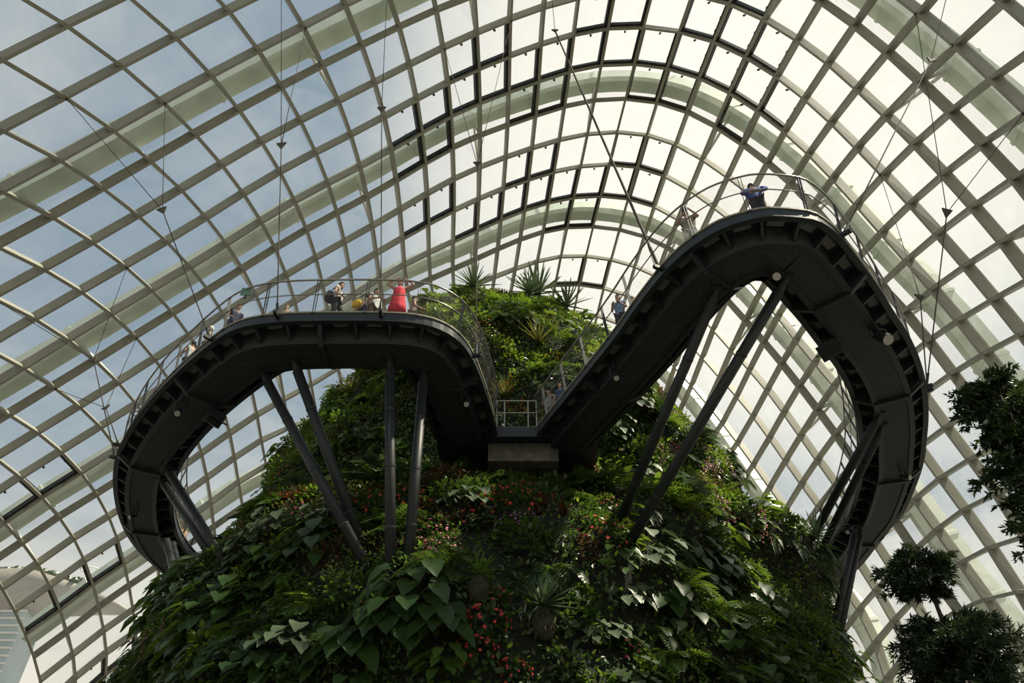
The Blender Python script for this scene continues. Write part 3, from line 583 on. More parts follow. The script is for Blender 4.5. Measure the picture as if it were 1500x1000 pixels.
def blade(nb, base, d, nrm, L, W, prof='oval', droop=.3, fold=.18, m=0, wavy=0):
    d = npn(d); nrm = npn(nrm - np.dot(nrm, d) * d); s = np.cross(d, nrm)
    P = PROF[prof]; n = len(P); V = np.zeros((n, 3, 3)); p = np.array(base, float); prev = P[0][0]
    g = np.array([0, 0, -1.0]); dd = d
    p = p + dd * L * P[0][0]
    for i, (t, w) in enumerate(P):
        p = p + dd * L * (t - prev); prev = t
        dd = npn(dd + g * droop * (.5 / n) * 2.2)
        nn = npn(nrm - np.dot(nrm, dd) * dd)
        w2 = w * W; wv = wavy * W * (1 if i % 2 else -1)
        V[i, 0] = p - s * w2 + nn * (fold * w2 + wv); V[i, 1] = p; V[i, 2] = p + s * w2 + nn * (fold * w2 - wv)
    F = []
    for i in range(n - 1):
        a = i * 3; F += [(a, a + 1, a + 4, a + 3), (a + 1, a + 2, a + 5, a + 4)]
    nb.add(V.reshape(-1, 3), np.array(F), m)
def stem(nb, pts, r0, r1, m=1, n=4):
    pts = [np.asarray(p, float) for p in pts]; k = len(pts); V = []
    for i, p in enumerate(pts):
        t = npn(pts[min(i + 1, k - 1)] - pts[max(0, i - 1)]); x = npn(np.cross(t, [.3, .2, 1])); y = np.cross(t, x); r = r0 + (r1 - r0) * i / (k - 1)
        for q in range(n):
            a = 2 * math.pi * q / n; V.append(p + x * math.cos(a) * r + y * math.sin(a) * r)
    F = [(i * n + q, i * n + (q + 1) % n, (i + 1) * n + (q + 1) % n, (i + 1) * n + q) for i in range(k - 1) for q in range(n)]
    nb.add(np.array(V), np.array(F), m)
def rv(a, b): return RNG.uniform(a, b)
def outdir(spread=1.2, up=(-.2, 1.0)):
    """random direction in the half space facing +Y (away from the wall)"""
    a = rv(-spread, spread); z = rv(*up); return npn([math.sin(a), math.cos(a), z])
def philo(n=14, R_=.75, L=.42, W=.36, droop=.7, prof='heart'):
    nb = NB()
    for _ in range(n):
        d = outdir(1.35, (-.35, 1.1)); r = R_ * rv(.45, 1)
        p0 = np.array([rv(-.08, .08), 0, rv(-.08, .08)]); p2 = p0 + d * r; p1 = (p0 + p2) / 2 + np.array([0, 0, .14 * r])
        stem(nb, [p0, p1, p2], .012, .008)
        ld = npn(d * np.array([1, 1, .2]) + np.array([rv(-.3, .3), 0, -.75])); ln = npn(np.array([d[0] * .6, .75, .55]))
        blade(nb, p2, ld, ln, L * rv(.75, 1.15), W * rv(.8, 1.1), prof, droop, .2, 0, .02)
    return nb
def rosette(n=26, L=.8, W=.07, el=(.1, 1.4), droop=.5, prof='strap', fold=.3, base=0):
    nb = NB()
    for k in range(n):
        a = 2 * math.pi * (k * .382); e = el[0] + (el[1] - el[0]) * (k / n) ** .8 * rv(.9, 1.05)
        d = np.array([math.cos(a) * math.cos(e), math.sin(a) * math.cos(e) + .12, math.sin(e)])
        blade(nb, (0, base, 0), d, np.array([-math.cos(a) * math.sin(e), -math.sin(a) * math.sin(e), math.cos(e) + .01]), L * rv(.75, 1.1) * (.8 + .2 * math.cos(e)), W, prof, droop * math.cos(e), fold)
    return nb
def fern(n=11, L=.95, pin=13):
    nb = NB()
    for k in range(n):
        a = rv(-1.4, 1.4); e = rv(.2, 1.0); d = np.array([math.sin(a) * math.cos(e), math.cos(a) * math.cos(e), math.sin(e)])
        p = np.zeros(3); pts = [p]; l = L * rv(.7, 1.1)
        for q in range(pin):
            d = npn(d + np.array([0, 0, -.17])); p = p + d * l / pin; pts.append(p)
        stem(nb, pts[::3], .008, .003, 1, 3)
        for q in range(1, pin + 1):
            t = npn(pts[q] - pts[q - 1]); s = npn(np.cross(t, [0, .3, 1])); w = l * .26 * math.sin(math.pi * (.12 + .85 * q / (pin + 1))) + .02
            for sg in (-1, 1):
                blade(nb, pts[q], s * sg + t * .45, np.cross(s, t) * -1, w, l / pin * .8, 'small', .25, .1)
    return nb
def bush(n=170, R_=.6, L=.15, W=.10, prof='oval', depth=.75, droop=.2, stems=10):
    nb = NB()
    for _ in range(stems):
        d = outdir(1.4, (-.6, 1)); stem(nb, [(0, -.1, 0), d * R_ * .5, d * R_ * .85], .014, .006, 1, 3)
    for _ in range(n):
        d = outdir(1.5, (-.9, 1.1)); p = d * R_ * rv(.5, 1.0) * np.array([1, depth, 1])
        dd = npn(d + RNG.normal(0, .55, 3) + np.array([0, 0, -.2])); blade(nb, p, dd, npn(d * .5 + np.array([0, .3, .8]) + RNG.normal(0, .3, 3)), L * rv(.7, 1.25), W, prof, droop)
    return nb
def vine(strands=9, H=1.5, L=.09):
    nb = NB()
    for _ in range(strands):
        x = rv(-.45, .45); y = .1; pts = [np.array([x, 0, rv(-.1, .1)])]; h = H * rv(.5, 1)
        for q in range(8): pts.append(pts[-1] + np.array([rv(-.04, .04), .05 if q < 3 else rv(-.02, .03), -h / 8]))
        stem(nb, pts, .008, .004, 1, 3)
        for q in range(26):
            i = q % 8; p = pts[i] + (pts[i + 1] - pts[i]) * rv(0, 1); blade(nb, p, [rv(-1, 1), rv(.1, 1), rv(-.9, .1)], [rv(-.3, .3), .7, .6], L * rv(.7, 1.3), L * .6, 'oval', .3)
    return nb
def epiphyte(n=14, L=1.1):
    nb = NB()   # long hanging leaves with a toothed outline
    for k in range(n):
        a = rv(-1.5, 1.5); e = rv(-.1, .9); d = np.array([math.sin(a) * math.cos(e), math.cos(a) * math.cos(e), math.sin(e)]); p = np.zeros(3); l = L * rv(.6, 1.1); q_ = 12; V = []
        for q in range(q_ + 1):
            t = q / q_; s = npn(np.cross(d, [0, .1, 1])); w = (.085 if q % 2 else .045) * (1 - t ** 3); nn = np.cross(s, d)
            V += [p - s * w, p - nn * .012, p + s * w]; d = npn(d + np.array([0, 0, -.22])); p = p + d * l / q_
        F = []
        for i in range(q_): b = i * 3; F += [(b, b + 1, b + 4, b + 3), (b + 1, b + 2, b + 5, b + 4)]
        nb.add(np.array(V), np.array(F))
    return nb
def flowers(n, R_, size, depth=.8, kind='disc', zlo=-.8):
    nb = NB()
    for _ in range(n):
        d = outdir(1.45, (zlo, 1)); p = d * R_ * rv(.8, 1.08) * np.array([1, depth, 1])
        if kind == 'disc':
            nrm = npn(d + np.array([0, .4, .2])); t = npn(np.cross(nrm, [.2, .1, 1])); b = np.cross(nrm, t)
            for k in range(4):
                a = math.pi / 2 * k; blade(nb, p, t * math.cos(a) + b * math.sin(a), nrm, size * rv(.8, 1.2), size * .8, 'small', .1, .3)
        elif kind == 'tassel':
            for k in range(9): blade(nb, p + RNG.normal(0, .04, 3) + np.array([0, 0, -.045 * k * size / .06]), [rv(-.6, .6), rv(0, .8), -1], [0, 1, .2], size, size * .6, 'small', .2, .3)
        else:
            for k in range(5): blade(nb, p + RNG.normal(0, .03, 3), npn(d + RNG.normal(0, .5, 3)), RNG.normal(0, 1, 3), size, size * .75, 'small', .1, .3)
    return nb
G1 = leafmat('leaf_deep_green', (.020, .048, .013), (.042, .085, .018), (.10, .18, .02))
G2 = leafmat('leaf_mid_green', (.036, .078, .014), (.066, .125, .022), (.18, .29, .025))
G3 = leafmat('leaf_lime', (.07, .12, .014), (.12, .18, .02), (.30, .40, .03), tf=.45)
G4 = leafmat('leaf_grey_green', (.055, .085, .046), (.095, .13, .07), (.10, .16, .06), .45, .2)
G5 = leafmat('leaf_olive', (.045, .05, .014), (.075, .075, .02), (.16, .16, .03))
G6 = leafmat('leaf_bronze_red', (.055, .022, .014), (.075, .04, .018), (.16, .05, .02))
FR = leafmat('petals_red', (.55, .03, .03), (.7, .08, .06), (.6, .06, .05), .5, .3)
FP = leafmat('petals_pink', (.55, .1, .18), (.65, .2, .26), (.6, .15, .2), .5, .3)
FO = leafmat('petals_orange', (.75, .13, .03), (.8, .2, .05), (.8, .15, .04), .5, .3)
FV = leafmat('petals_violet', (.3, .08, .28), (.42, .15, .4), (.35, .1, .3), .5, .3)
FK = leafmat('petals_magenta', (.55, .02, .16), (.6, .05, .2), (.5, .03, .15), .5, .3)
FW = leafmat('petals_cream', (.6, .58, .5), (.7, .66, .55), (.6, .55, .45), .5, .3)
FY = leafmat('petals_yellow', (.65, .42, .03), (.7, .5, .05), (.7, .5, .05), .5, .3)
ST = mat('plant_stem', (.05, .06, .02), .7)
M_root = mat('root_ball_fibre', (.035, .034, .016), .95, nscale=12, bump=1, bscale=18)
KIND = {}
def kind(key, name, cat, desc, builders, lm, fl=None, ball=0):
    ms = [b.mesh(name, [lm, ST]) for b in builders]
    fm = None
    if fl:
        fm = [fl[0].mesh('flowers', [fl[1], ST])]
    KIND[key] = (name, cat, desc, ms, fm, ball)
kind('philo', 'philodendron', 'plant', 'philodendron with large heart-shaped leaves', [philo(16), philo(18, .85), philo(13, .65, .5, .42)], G1)
kind('philo2', 'philodendron', 'plant', 'bright green broad-leaved arum', [philo(16, .7, .36, .26, .5), philo(14, .8, .42, .3, .4)], G2)
kind('grey', 'elephant_ear_plant', 'plant', 'elephant ear plant with pale leaves', [philo(13, .8, .46, .4, .8), philo(15, .7, .4, .34, .8)], G4)
kind('fern', 'fern', 'fern', 'arching feathery fern', [fern(), fern(13, 1.15), fern(10, .85, 12)], G2)
kind('dfern', 'fern', 'fern', 'dark hanging fern', [fern(12, 1.0), fern(14, 1.2, 14)], G1)
kind('bush', 'leafy_shrub', 'shrub', 'dense shrub with small glossy leaves', [bush(), bush(200, .7, .13, .08), bush(150, .6, .18, .12)], G1)
kind('bush2', 'leafy_shrub', 'shrub', 'mid-green leafy shrub', [bush(150, .62, .17, .11), bush(190, .7, .15, .09)], G2)
kind('lime', 'leafy_shrub', 'shrub', 'lime-green shrub catching the sun', [bush(120, .55, .17, .11, depth=.9), bush(140, .6, .14, .09)], G3)
kind('olive', 'leafy_shrub', 'shrub', 'fine olive-coloured shrub', [bush(230, .62, .1, .05, 'lance'), bush(220, .7, .09, .045, 'lance')], G5)
kind('vine', 'trailing_vine', 'vine', 'trailing vine hanging in strands', [vine(), vine(12, 1.9)], G2)
kind('agave', 'spiky_rosette_plant', 'plant', 'stiff spiky rosette with narrow leaves', [rosette(34, 1.05, .055, (-.1, 1.45), .25)], G4, ball=0)
kind('brom', 'bromeliad', 'bromeliad', 'bromeliad with a rosette of strap leaves', [rosette(30, .66, .085, (-.3, 1.3), .5)], G2, ball=1)
kind('brom2', 'bromeliad', 'bromeliad', 'large grey-green bromeliad', [rosette(44, .85, .095, (-.6, 1.4), .35)], G4, ball=1)
kind('palm', 'long_leaved_lily', 'plant', 'fountain of long narrow leaves', [rosette(46, 1.7, .05, (.25, 1.45), .35), rosette(40, 1.6, .055, (.2, 1.4), .5)], G5)
kind('yucca', 'spear_leaved_plant', 'plant', 'spear-leaved plant with stiff pointed leaves', [rosette(40, 1.25, .075, (.0, 1.45), .12)], G4)
kind('epi', 'hanging_epiphyte', 'plant', 'epiphyte with long toothed hanging leaves', [epiphyte(), epiphyte(12, 1.3)], G4)
kind('bred', 'begonia', 'begonia', 'begonia with small red flowers', [bush(130, .6, .12, .09)], G1, (flowers(34, .6, .045), FR))
kind('bpink', 'begonia', 'begonia', 'begonia with many pink flowers', [bush(120, .65, .1, .08)], G1, (flowers(55, .66, .04), FP))
kind('orange', 'rhododendron', 'shrub', 'rhododendron with orange flower clusters', [bush(110, .6, .13, .06, 'lance')], G2, (flowers(15, .62, .07, kind='cluster'), FO))
kind('violet', 'violet_orchid_clump', 'orchid', 'clump of violet orchids', [bush(80, .45, .12, .05, 'lance')], G1, (flowers(36, .5, .04), FV))
kind('magenta', 'magenta_flowering_plant', 'plant', 'plant with a few magenta flowers', [bush(90, .5, .14, .08)], G1, (flowers(16, .52, .05), FK))
kind('tassel', 'tassel_flowered_shrub', 'shrub', 'shrub with drooping pink flower tassels', [bush(150, .7, .17, .09)], G2, (flowers(16, .72, .06, kind='tassel'), FP))
kind('antho', 'anthurium', 'anthurium', 'anthurium with bright red-pink flowers', [bush(60, .5, .2, .1, 'lance')], G1, (flowers(26, .5, .05, zlo=-.9), FR))
kind('bronze', 'bronze_leaved_plant', 'plant', 'bronze red-leaved plant', [bush(120, .55, .12, .09)], G6)
kind('yellow', 'yellow_flowering_plant', 'plant', 'leafy plant with yellow blooms', [bush(110, .55, .16, .09)], G3, (flowers(8, .58, .06, kind='cluster'), FY))
USED = set()
PLACED = []
CLEAR = []
def plant(key, a, z, s=1.0, label=None, group=None, yaw=0, out=0.0, tip=None):
    name, cat, desc, ms, fm, ball = KIND[key]
    p = mpt(a, z); n = mnorm(a, z); h = Vector((n.x, n.y, 0)).normalized() if (n.x or n.y) else Vector((0, -1, 0))
    me = ms[int(RNG.integers(len(ms)))]
    o = bpy.data.objects.new(name, me); C.objects.link(o)
    o.location = p + n * (out - .12)
    rz = math.atan2(-h.x, h.y) + yaw       # local +Y looks away from the mountain
    # surface facing up: tilt the outward side upwards
    tilt = 0 if n.z < .35 else min(1.1, (n.z - .2) * 1.3)
    o.rotation_euler = (tilt if tip is None else tip, 0, rz); o.scale = (s, s, s)
    if fm:
        f = bpy.data.objects.new('flowers', fm[0]); C.objects.link(f); f.parent = o; f['kind'] = 'stuff'
    if ball:
        b = bpy.data.objects.new('root_ball', BALL); C.objects.link(b); b.parent = o; b.location = (0, -.02, -.34)
    tag(o, label or desc, cat, group)
    PLACED.append(p + n * .3)
    return o
mb = MB(); mb.ball((0, 0, 0), (.25, .24, .36), 20, 14)
mb.v = [(x * (1 + .10 * math.sin(17 * z + 9 * math.atan2(y, x)) + .06 * math.sin(31 * x + 23 * z)), y * (1 + .10 * math.sin(17 * z + 9 * math.atan2(y, x))), z) for x, y, z in mb.v]
for k in range(60):
    a = k * 2.4; zz = .3 - .6 * ((k * 7) % 60) / 60; r0 = .25 * math.sqrt(max(0, 1 - (zz / .36) ** 2)); mb.bar((math.cos(a) * r0, math.sin(a) * r0, zz), (math.cos(a) * (r0 + .05), math.sin(a) * (r0 + .05), zz - .12), .02, .008)
BALL = mb.build('tmp', M_root, None, True); _b = BALL; BALL = _b.data; BALL.name = 'root_ball'; bpy.data.objects.remove(_b)
# plants that can be picked out in the photograph: pixel, kind, scale, label
NOTE = [
 (785,905,'brom2',1.15,'large grey-green bromeliad on a mossy root ball at bottom centre'),
 (697,862,'brom',1.0,'green bromeliad on a root ball, up and left of the large grey-green one'),
 (790,512,'palm',1.0,'big fountain of long narrow leaves in the gap between the two loops'),
 (745,590,'palm',.65,'smaller fan of yellow-green narrow leaves just behind the landing rail'),
 (520,588,'palm',.8,'fan of narrow leaves on the left shoulder beneath the straight run of the left loop'),
 (705,425,'yucca',1.0,'spear-leaved plant standing on the left tip of the summit'),
 (775,440,'yucca',.95,'grey spear-leaved plant on the middle of the summit'),
 (812,430,'yucca',1.35,'tallest spear-leaved plant on the right part of the summit'),
 (845,448,'yucca',1.1,'spiky plant leaning out to the right at the right end of the summit'),
 (735,470,'dfern',1.3,'dark shaggy fern mass below the left summit tip'),
 (760,450,'fern',1.1,'pale feathery fern in the dip of the summit'),
 (800,478,'olive',1.2,'olive shrub in the dark hollow under the summit'),
 (668,470,'bred',1.1,'begonia with red flowers behind the curved rail of the left loop'),
 (710,480,'bred',1.0,'begonia with red flowers right of the cable over the left loop'),
 (738,570,'orange',1.0,'rhododendron with orange flowers left of the landing rail'),
 (757,600,'orange',.8,'rhododendron with orange flowers seen through the landing rail'),
 (722,545,'vine',.7,'vine trailing left above the orange flowers'),
 (860,470,'philo2',1.2,'broad-leaved arum at the right edge of the summit slope'),
 (830,490,'grey',1.0,'elephant ear plant under the right summit plants'),
 (850,525,'lime',1.0,'lime shrub beside the rail of the right loop'),
 (735,510,'lime',1.1,'lime shrub in the sunlit patch right of the left loop'),
 (815,560,'grey',.9,'elephant ear plant with grey leaves above the patterned-shirt visitor'),
 (632,790,'bpink',1.2,'begonia with many pink flowers right of the two upright props, upper'),
 (650,815,'bpink',1.1,'begonia with many pink flowers right of the two upright props, lower'),
 (605,800,'bpink',.8,'begonia with pink flowers between the two upright props'),
 (525,740,'bred',.9,'begonia with red flowers left of the upright prop'),
 (545,725,'bred',.8,'small red begonia touching the left side of the upright prop'),
 (745,775,'violet',1.0,'clump of violet orchids in the shade below the landing, left one'),
 (768,765,'violet',.9,'clump of violet orchids in the shade below the landing, right one'),
 (680,745,'grey',1.1,'elephant ear plant with pale hanging leaves in the dark centre'),
 (712,772,'grey',.8,'small elephant ear plant right below the pale hanging leaves'),
 (585,700,'grey',.9,'elephant ear plant with white-lit leaves behind the upright prop'),
 (715,915,'antho',1.1,'anthurium with bright red-pink flowers left of the large bromeliad'),
 (700,955,'antho',1.0,'anthurium with red-pink flowers at the bottom edge left of centre'),
 (725,880,'antho',.8,'anthurium with pale-edged leaves under the small bromeliad'),
 (755,985,'antho',.8,'anthurium with red flowers at the very bottom of the centre'),
 (925,965,'magenta',1.0,'plant with magenta flowers at bottom right of centre'),
 (600,890,'philo',1.5,'philodendron with big heart-shaped leaves left of bottom centre, upper'),
 (560,930,'philo',1.5,'philodendron with big heart-shaped leaves left of bottom centre, lower'),
 (640,925,'philo',1.3,'philodendron with pointed leaves beside the red-pink anthuriums'),
 (650,985,'philo2',1.1,'broad arum with yellow-edged leaves at the bottom edge'),
 (505,960,'philo',1.5,'philodendron spreading at the bottom, left of the big heart leaves'),
 (310,905,'philo',1.5,'philodendron with long drooping leaves at the lower left edge'),
 (285,950,'philo',1.4,'philodendron at the bottom left corner of the mountain'),
 (450,900,'fern',1.3,'sunlit fern on the lower left flank'),
 (480,950,'fern',1.2,'fern under the sunlit one on the lower left'),
 (420,960,'grey',1.3,'elephant ear plant with ribbed leaves at the bottom left'),
 (365,800,'grey',1.2,'elephant ear plant with pale flat leaves at the foot of the left props'),
 (395,780,'grey',1.1,'elephant ear plant up the slope from the left prop feet'),
 (355,830,'grey',1.1,'elephant ear plant between the left prop feet and the flank edge'),
 (375,690,'lime',.8,'bright upright plant on the left outline of the mountain'),
 (470,720,'yellow',.8,'yellow-green plant between the props of the left loop'),
 (430,750,'magenta',.9,'plant with magenta flowers on the shaded left slope'),
 (345,770,'bred',.7,'small red begonia on the left outline above the prop feet'),
 (545,555,'olive',1.2,'olive shrub on the left shoulder under the left loop'),
 (555,575,'bush2',1.2,'leafy shrub in sun on the left shoulder beside the upright prop'),
 (470,590,'lime',1.0,'lime shrub on the top of the left shoulder'),
 (430,620,'bush2',1.2,'leafy shrub at the upper left outline'),
 (1045,690,'tassel',1.2,'shrub with pink flower tassels on the right slope, upper'),
 (1055,745,'tassel',1.2,'shrub with pink flower tassels on the right slope, lower'),
 (1020,710,'tassel',1.0,'shrub with pink tassels left of the other two'),
 (985,620,'tassel',.8,'tassel-flowered shrub at the upper right outline'),
 (960,600,'bush2',1.1,'leafy shrub at the upper right shoulder'),
 (930,600,'grey',1.3,'elephant ear plant with pale leaves beside the right loop underside'),
 (905,635,'grey',1.2,'elephant ear plant lower down along the right loop underside'),
 (940,700,'grey',1.0,'elephant ear plant between the two long right props'),
 (890,745,'bred',.9,'begonia with orange-red flowers at the foot of the left long prop'),
 (915,720,'lime',.8,'lime plant between the long right props'),
 (990,790,'epi',1.0,'epiphyte with long pale leaves right of the crossing prop foot'),
 (1165,800,'epi',1.2,'epiphyte with long toothed leaves on the ledge under the right loop, left'),
 (1200,805,'epi',1.3,'epiphyte with long toothed leaves on the ledge under the right loop, right'),
 (1135,790,'epi',1.1,'epiphyte at the left end of the ledge under the right loop'),
 (1215,840,'epi',1.2,'epiphyte hanging off the right tip of the ledge'),
 (1180,790,'yucca',.7,'spear-leaved plant on the ledge under the right loop'),
 (1000,870,'fern',1.5,'big bright fern on the lower right flank'),
 (1060,910,'fern',1.5,'long fern with arching fronds right of the bright one'),
 (965,930,'fern',1.1,'fern with broad triangular fronds at bottom right'),
 (985,975,'fern',1.2,'fern at the bottom edge right of centre'),
 (1040,870,'grey',1.2,'elephant ear plant with ribbed leaves on the right flank'),
 (1085,960,'philo',1.3,'philodendron with ribbed leaves at the bottom right'),
 (1120,900,'philo',1.3,'philodendron with long leaves trailing down the right flank'),
 (1160,860,'yellow',.7,'plant with yellow leaves under the ledge'),
 (1220,970,'lime',1.0,'lime shrub at the bottom right corner of the mountain'),
 (1190,920,'bush2',1.2,'leafy shrub on the right outline below the ledge'),
 (895,940,'grey',.9,'elephant ear plant with round pale leaves near the magenta flowers'),
 (870,945,'grey',.8,'elephant ear plant left of the round-leaved one'),
 (920,880,'grey',.8,'elephant ear plant up the slope from the round-leaved ones'),
 (755,835,'vine',.7,'vine hanging over the pale root ball in the dark centre'),
 (245,925,'tassel',1.0,'dark shrub with pinkish tips at the far left outline'),
 (225,965,'bush',1.2,'dark glossy shrub at the lowest left outline'),
 (640,640,'vine',1.2,'long vine hanging behind the leg of the left loop'),
]
for (px, py, k, s, lab) in NOTE:
    h = mhit(px, py)
    if h is None:
        q = 0
        while h is None and q < 60: q += 4; h = mhit(px + (q if px < 700 else -q), py + q * .5)
    if h:
        sp_ = k in ('palm', 'yucca', 'agave', 'brom', 'brom2')
        o = plant(k, h[0], h[1], s * (1.25 if k in ('yucca', 'agave') else 1), lab, yaw=rv(-.15, .15), out=.55 if sp_ else .12, tip=0.0 if sp_ else None)
        if sp_:
            CLEAR.append((Vector(o.location), 1.05 if k in ('brom', 'brom2') else 1.2))
# the rest of the cover, kind by region
def region(px, py):
    if py < 500: return 'summit'
    if py < 635 and 690 < px < 900: return 'gap'
    if py < 680: return 'lshoulder' if px < 700 else 'rshoulder'
    if py < 830: return 'lslope' if px < 560 else ('dark' if px < 880 else 'rslope')
    return 'lfoot' if px < 470 else ('cfoot' if px < 860 else ('rfoot' if px < 1100 else 'ledge'))
RT = {'summit': ('on the summit slope', ['bush', 'bush2', 'lime', 'fern', 'olive', 'philo2']),
 'gap': ('in the gap between the two loops', ['bush2', 'lime', 'philo2', 'bush', 'grey', 'fern', 'yellow']),
 'lshoulder': ('on the left shoulder under the left loop', ['bush', 'bush2', 'philo', 'olive', 'fern', 'vine', 'lime']),
 'rshoulder': ('on the right shoulder under the right loop', ['bush', 'philo', 'grey', 'bush2', 'tassel', 'fern', 'vine']),
 'lslope': ('on the left slope between the props', ['bush', 'philo', 'dfern', 'bred', 'bronze', 'bush', 'olive', 'grey', 'bush2']),
 'dark': ('in the shaded centre below the landing', ['bush', 'dfern', 'bronze', 'bush', 'vine', 'bred', 'dfern']),
 'rslope': ('on the right slope behind the long props', ['bush', 'philo2', 'olive', 'tassel', 'fern', 'lime', 'grey', 'epi']),
 'lfoot': ('at the lower left of the mountain', ['philo', 'bush', 'fern', 'philo', 'grey', 'bush2', 'lime']),
 'cfoot': ('at the bottom centre of the mountain', ['bush', 'philo', 'dfern', 'bush2', 'vine', 'antho', 'olive']),
 'rfoot': ('at the lower right of the mountain', ['bush', 'philo', 'fern', 'bush2', 'grey', 'olive', 'philo2']),
 'ledge': ('around the ledge at the far right', ['bush2', 'epi', 'fern', 'philo', 'vine', 'bush'])}
def proj(p):
    d = p.dot(CP); return 750 + 1050 * p.x / d, 500 - 1050 * p.dot(CU) / d
count = 0
for tries in range(24000):
    if count > 640: break
    a = rv(-1.75, 1.75); z = rv(3.0, 30.6)
    if RNG.random() < .3: z = rv(3, 15)
    if RNG.random() > mrad(a, z) / 16: continue
    p = mpt(a, z); n = mnorm(a, z)
    if n.dot(-p.normalized()) < -.28: continue
    x, y = proj(p)
    if not (-40 < x < 1540 and y < 1080): continue
    if 13.0 < z < 16.2 and abs(a) < .33: continue
    dmin = .74 if abs(a) < .9 else .95
    q = p + n * .3
    if any((q - w).length < dmin for w in PLACED) or any((q - w).length < r for w, r in CLEAR): continue
    rg = region(x, y); where, kk = RT[rg]; k = kk[int(RNG.integers(len(kk)))]
    name, cat, desc = KIND[k][:3]
    side = ''
    if rg in ('lslope', 'rslope', 'lfoot', 'rfoot', 'cfoot', 'dark', 'lshoulder', 'rshoulder'):
        side = ', upper part' if (y < {'lshoulder': 600, 'rshoulder': 600, 'lslope': 755, 'rslope': 755, 'dark': 755}.get(rg, 915)) else ', lower part'
    plant(k, a, z, rv(.9, 1.4), desc + ' ' + where + side, desc.split(' with')[0] + 's ' + where + side, yaw=rv(-.5, .5))
    count += 1
print('plants', count)
# creeping small-leaved cover over the whole mountain: nobody could count it
N_ = 100000
A = RNG.uniform(-2.0, 2.0, N_); Z = RNG.uniform(1.5, 30.7, N_); VV = []; 
AA = np.linspace(-2.1, 2.1, 120); ZZ = np.linspace(1, 30.8, 120)
gridP = np.array([[mpt(a, z)[:] for z in ZZ] for a in AA]); gridN = np.array([[mnorm(a, min(z, 30.6))[:] for z in ZZ] for a in AA])
ia_ = np.clip((A + 2.1) / 4.2 * 119, 0, 118.99); iz = np.clip((Z - 1) / 29.8 * 119, 0, 118.99); i0 = ia_.astype(int); z0 = iz.astype(int); fa = (ia_ - i0)[:, None]; fz = (iz - z0)[:, None]
def bil(g): return g[i0, z0] * (1 - fa) * (1 - fz) + g[i0 + 1, z0] * fa * (1 - fz) + g[i0, z0 + 1] * (1 - fa) * fz + g[i0 + 1, z0 + 1] * fa * fz
P = bil(gridP); NN = bil(gridN); P = P + NN * RNG.uniform(-.02, .32, N_)[:, None]
D = NN * .5 + RNG.normal(0, .6, (N_, 3)) + np.array([0, 0, -.25]); D /= np.linalg.norm(D, axis=1)[:, None]
T = np.cross(D, NN + RNG.normal(0, .3, (N_, 3))); T /= np.linalg.norm(T, axis=1)[:, None] + 1e-9; B_ = np.cross(D, T)
l = (RNG.uniform(.10, .24, N_))[:, None]; w = l * RNG.uniform(.2, .34, N_)[:, None]
Vv = np.stack([P, P + D * l * .45 - T * w + B_ * w * .25, P + D * l, P + D * l * .45 + T * w + B_ * w * .25], 1).reshape(-1, 3)
Ff = np.arange(4 * N_).reshape(-1, 4); mi = RNG.choice(4, N_, p=[.5, .27, .13, .10])
me = mesh_np('creeping_foliage', Vv, Ff, [G1, G2, G5, G3], False, mi)
o = bpy.data.objects.new('creeping_foliage', me); C.objects.link(o); tag(o, 'dense small-leaved creeping cover filling the mountain between the plants', 'foliage', kind='stuff')
# ------------------------------------------------------------------ two trees at the right
M_bark = mat('tree_bark', (.06, .05, .035), .9, nscale=8, bump=.5)
TL = leafmat('conifer_needles', (.010, .022, .010), (.02, .04, .014), (.05, .09, .015), .5, .2)
TL2 = leafmat('glossy_dark_leaves', (.012, .028, .010), (.026, .05, .014), (.08, .13, .02), .3, .2)
def needle_tree(loc, tiers, label, leaf, L, W, dens, pr, seed, cat='tree', name='conifer', droop=.15, H=9.5):
    global RNG
    RNG = np.random.default_rng(seed)
    root = empty(name, loc); tag(root, label, cat)
    mb = MB(); mb.tube([(0, 0, 0), (.05, .05, H * .5), (0, 0, H)], [.16, .11, .03], 8); mb.build('trunk', M_bark, root, True)
    for (z0, z1, r, nbr, ox) in tiers:
        nb = NB()
        for k in range(nbr):
            zz = rv(z0, z1); a = rv(0, 6.283); rr = r * rv(.55, 1.05) * (1 - .45 * abs((zz - (z0 + z1) / 2) / ((z1 - z0) / 2 + .01)) ** 2); d = np.array([math.cos(a), math.sin(a), rv(.0, .45)])
            p = np.array([ox * .4, 0, zz - .2]); pts = [p]
            for q in range(6):
                p = p + d * rr / 6 + np.array([ox * .1, 0, .02 - .02 * q * droop * 6]); pts.append(p)
            stem(nb, pts, .02, .006, 1, 4)
            tips = []
            for q in range(2, 7):
                for _ in range(2):
                    sd = npn(npn(pts[q] - pts[q - 1]) + RNG.normal(0, .55, 3)); tips.append((pts[q], sd))
            for (p0, sd) in tips:
                ln = rr * rv(.14, .28); stem(nb, [p0, p0 + sd * ln], .008, .004, 1, 3)
                for q in range(dens):
                    t = rv(.15, 1.05); dd = npn(sd * .8 + RNG.normal(0, .6, 3)); blade(nb, p0 + sd * ln * t, dd, RNG.normal(0, 1, 3), L * rv(.7, 1.2), W, pr, .1)
        me = nb.mesh('foliage', [leaf, ST]); o = bpy.data.objects.new('foliage', me); C.objects.link(o); o.parent = root
    return root
FZ = -1.7
def tree_at(px, py, Y):
    d = ray(px, py); p = d * (Y / d.y); return p
pt = tree_at(1358, 850, 20)
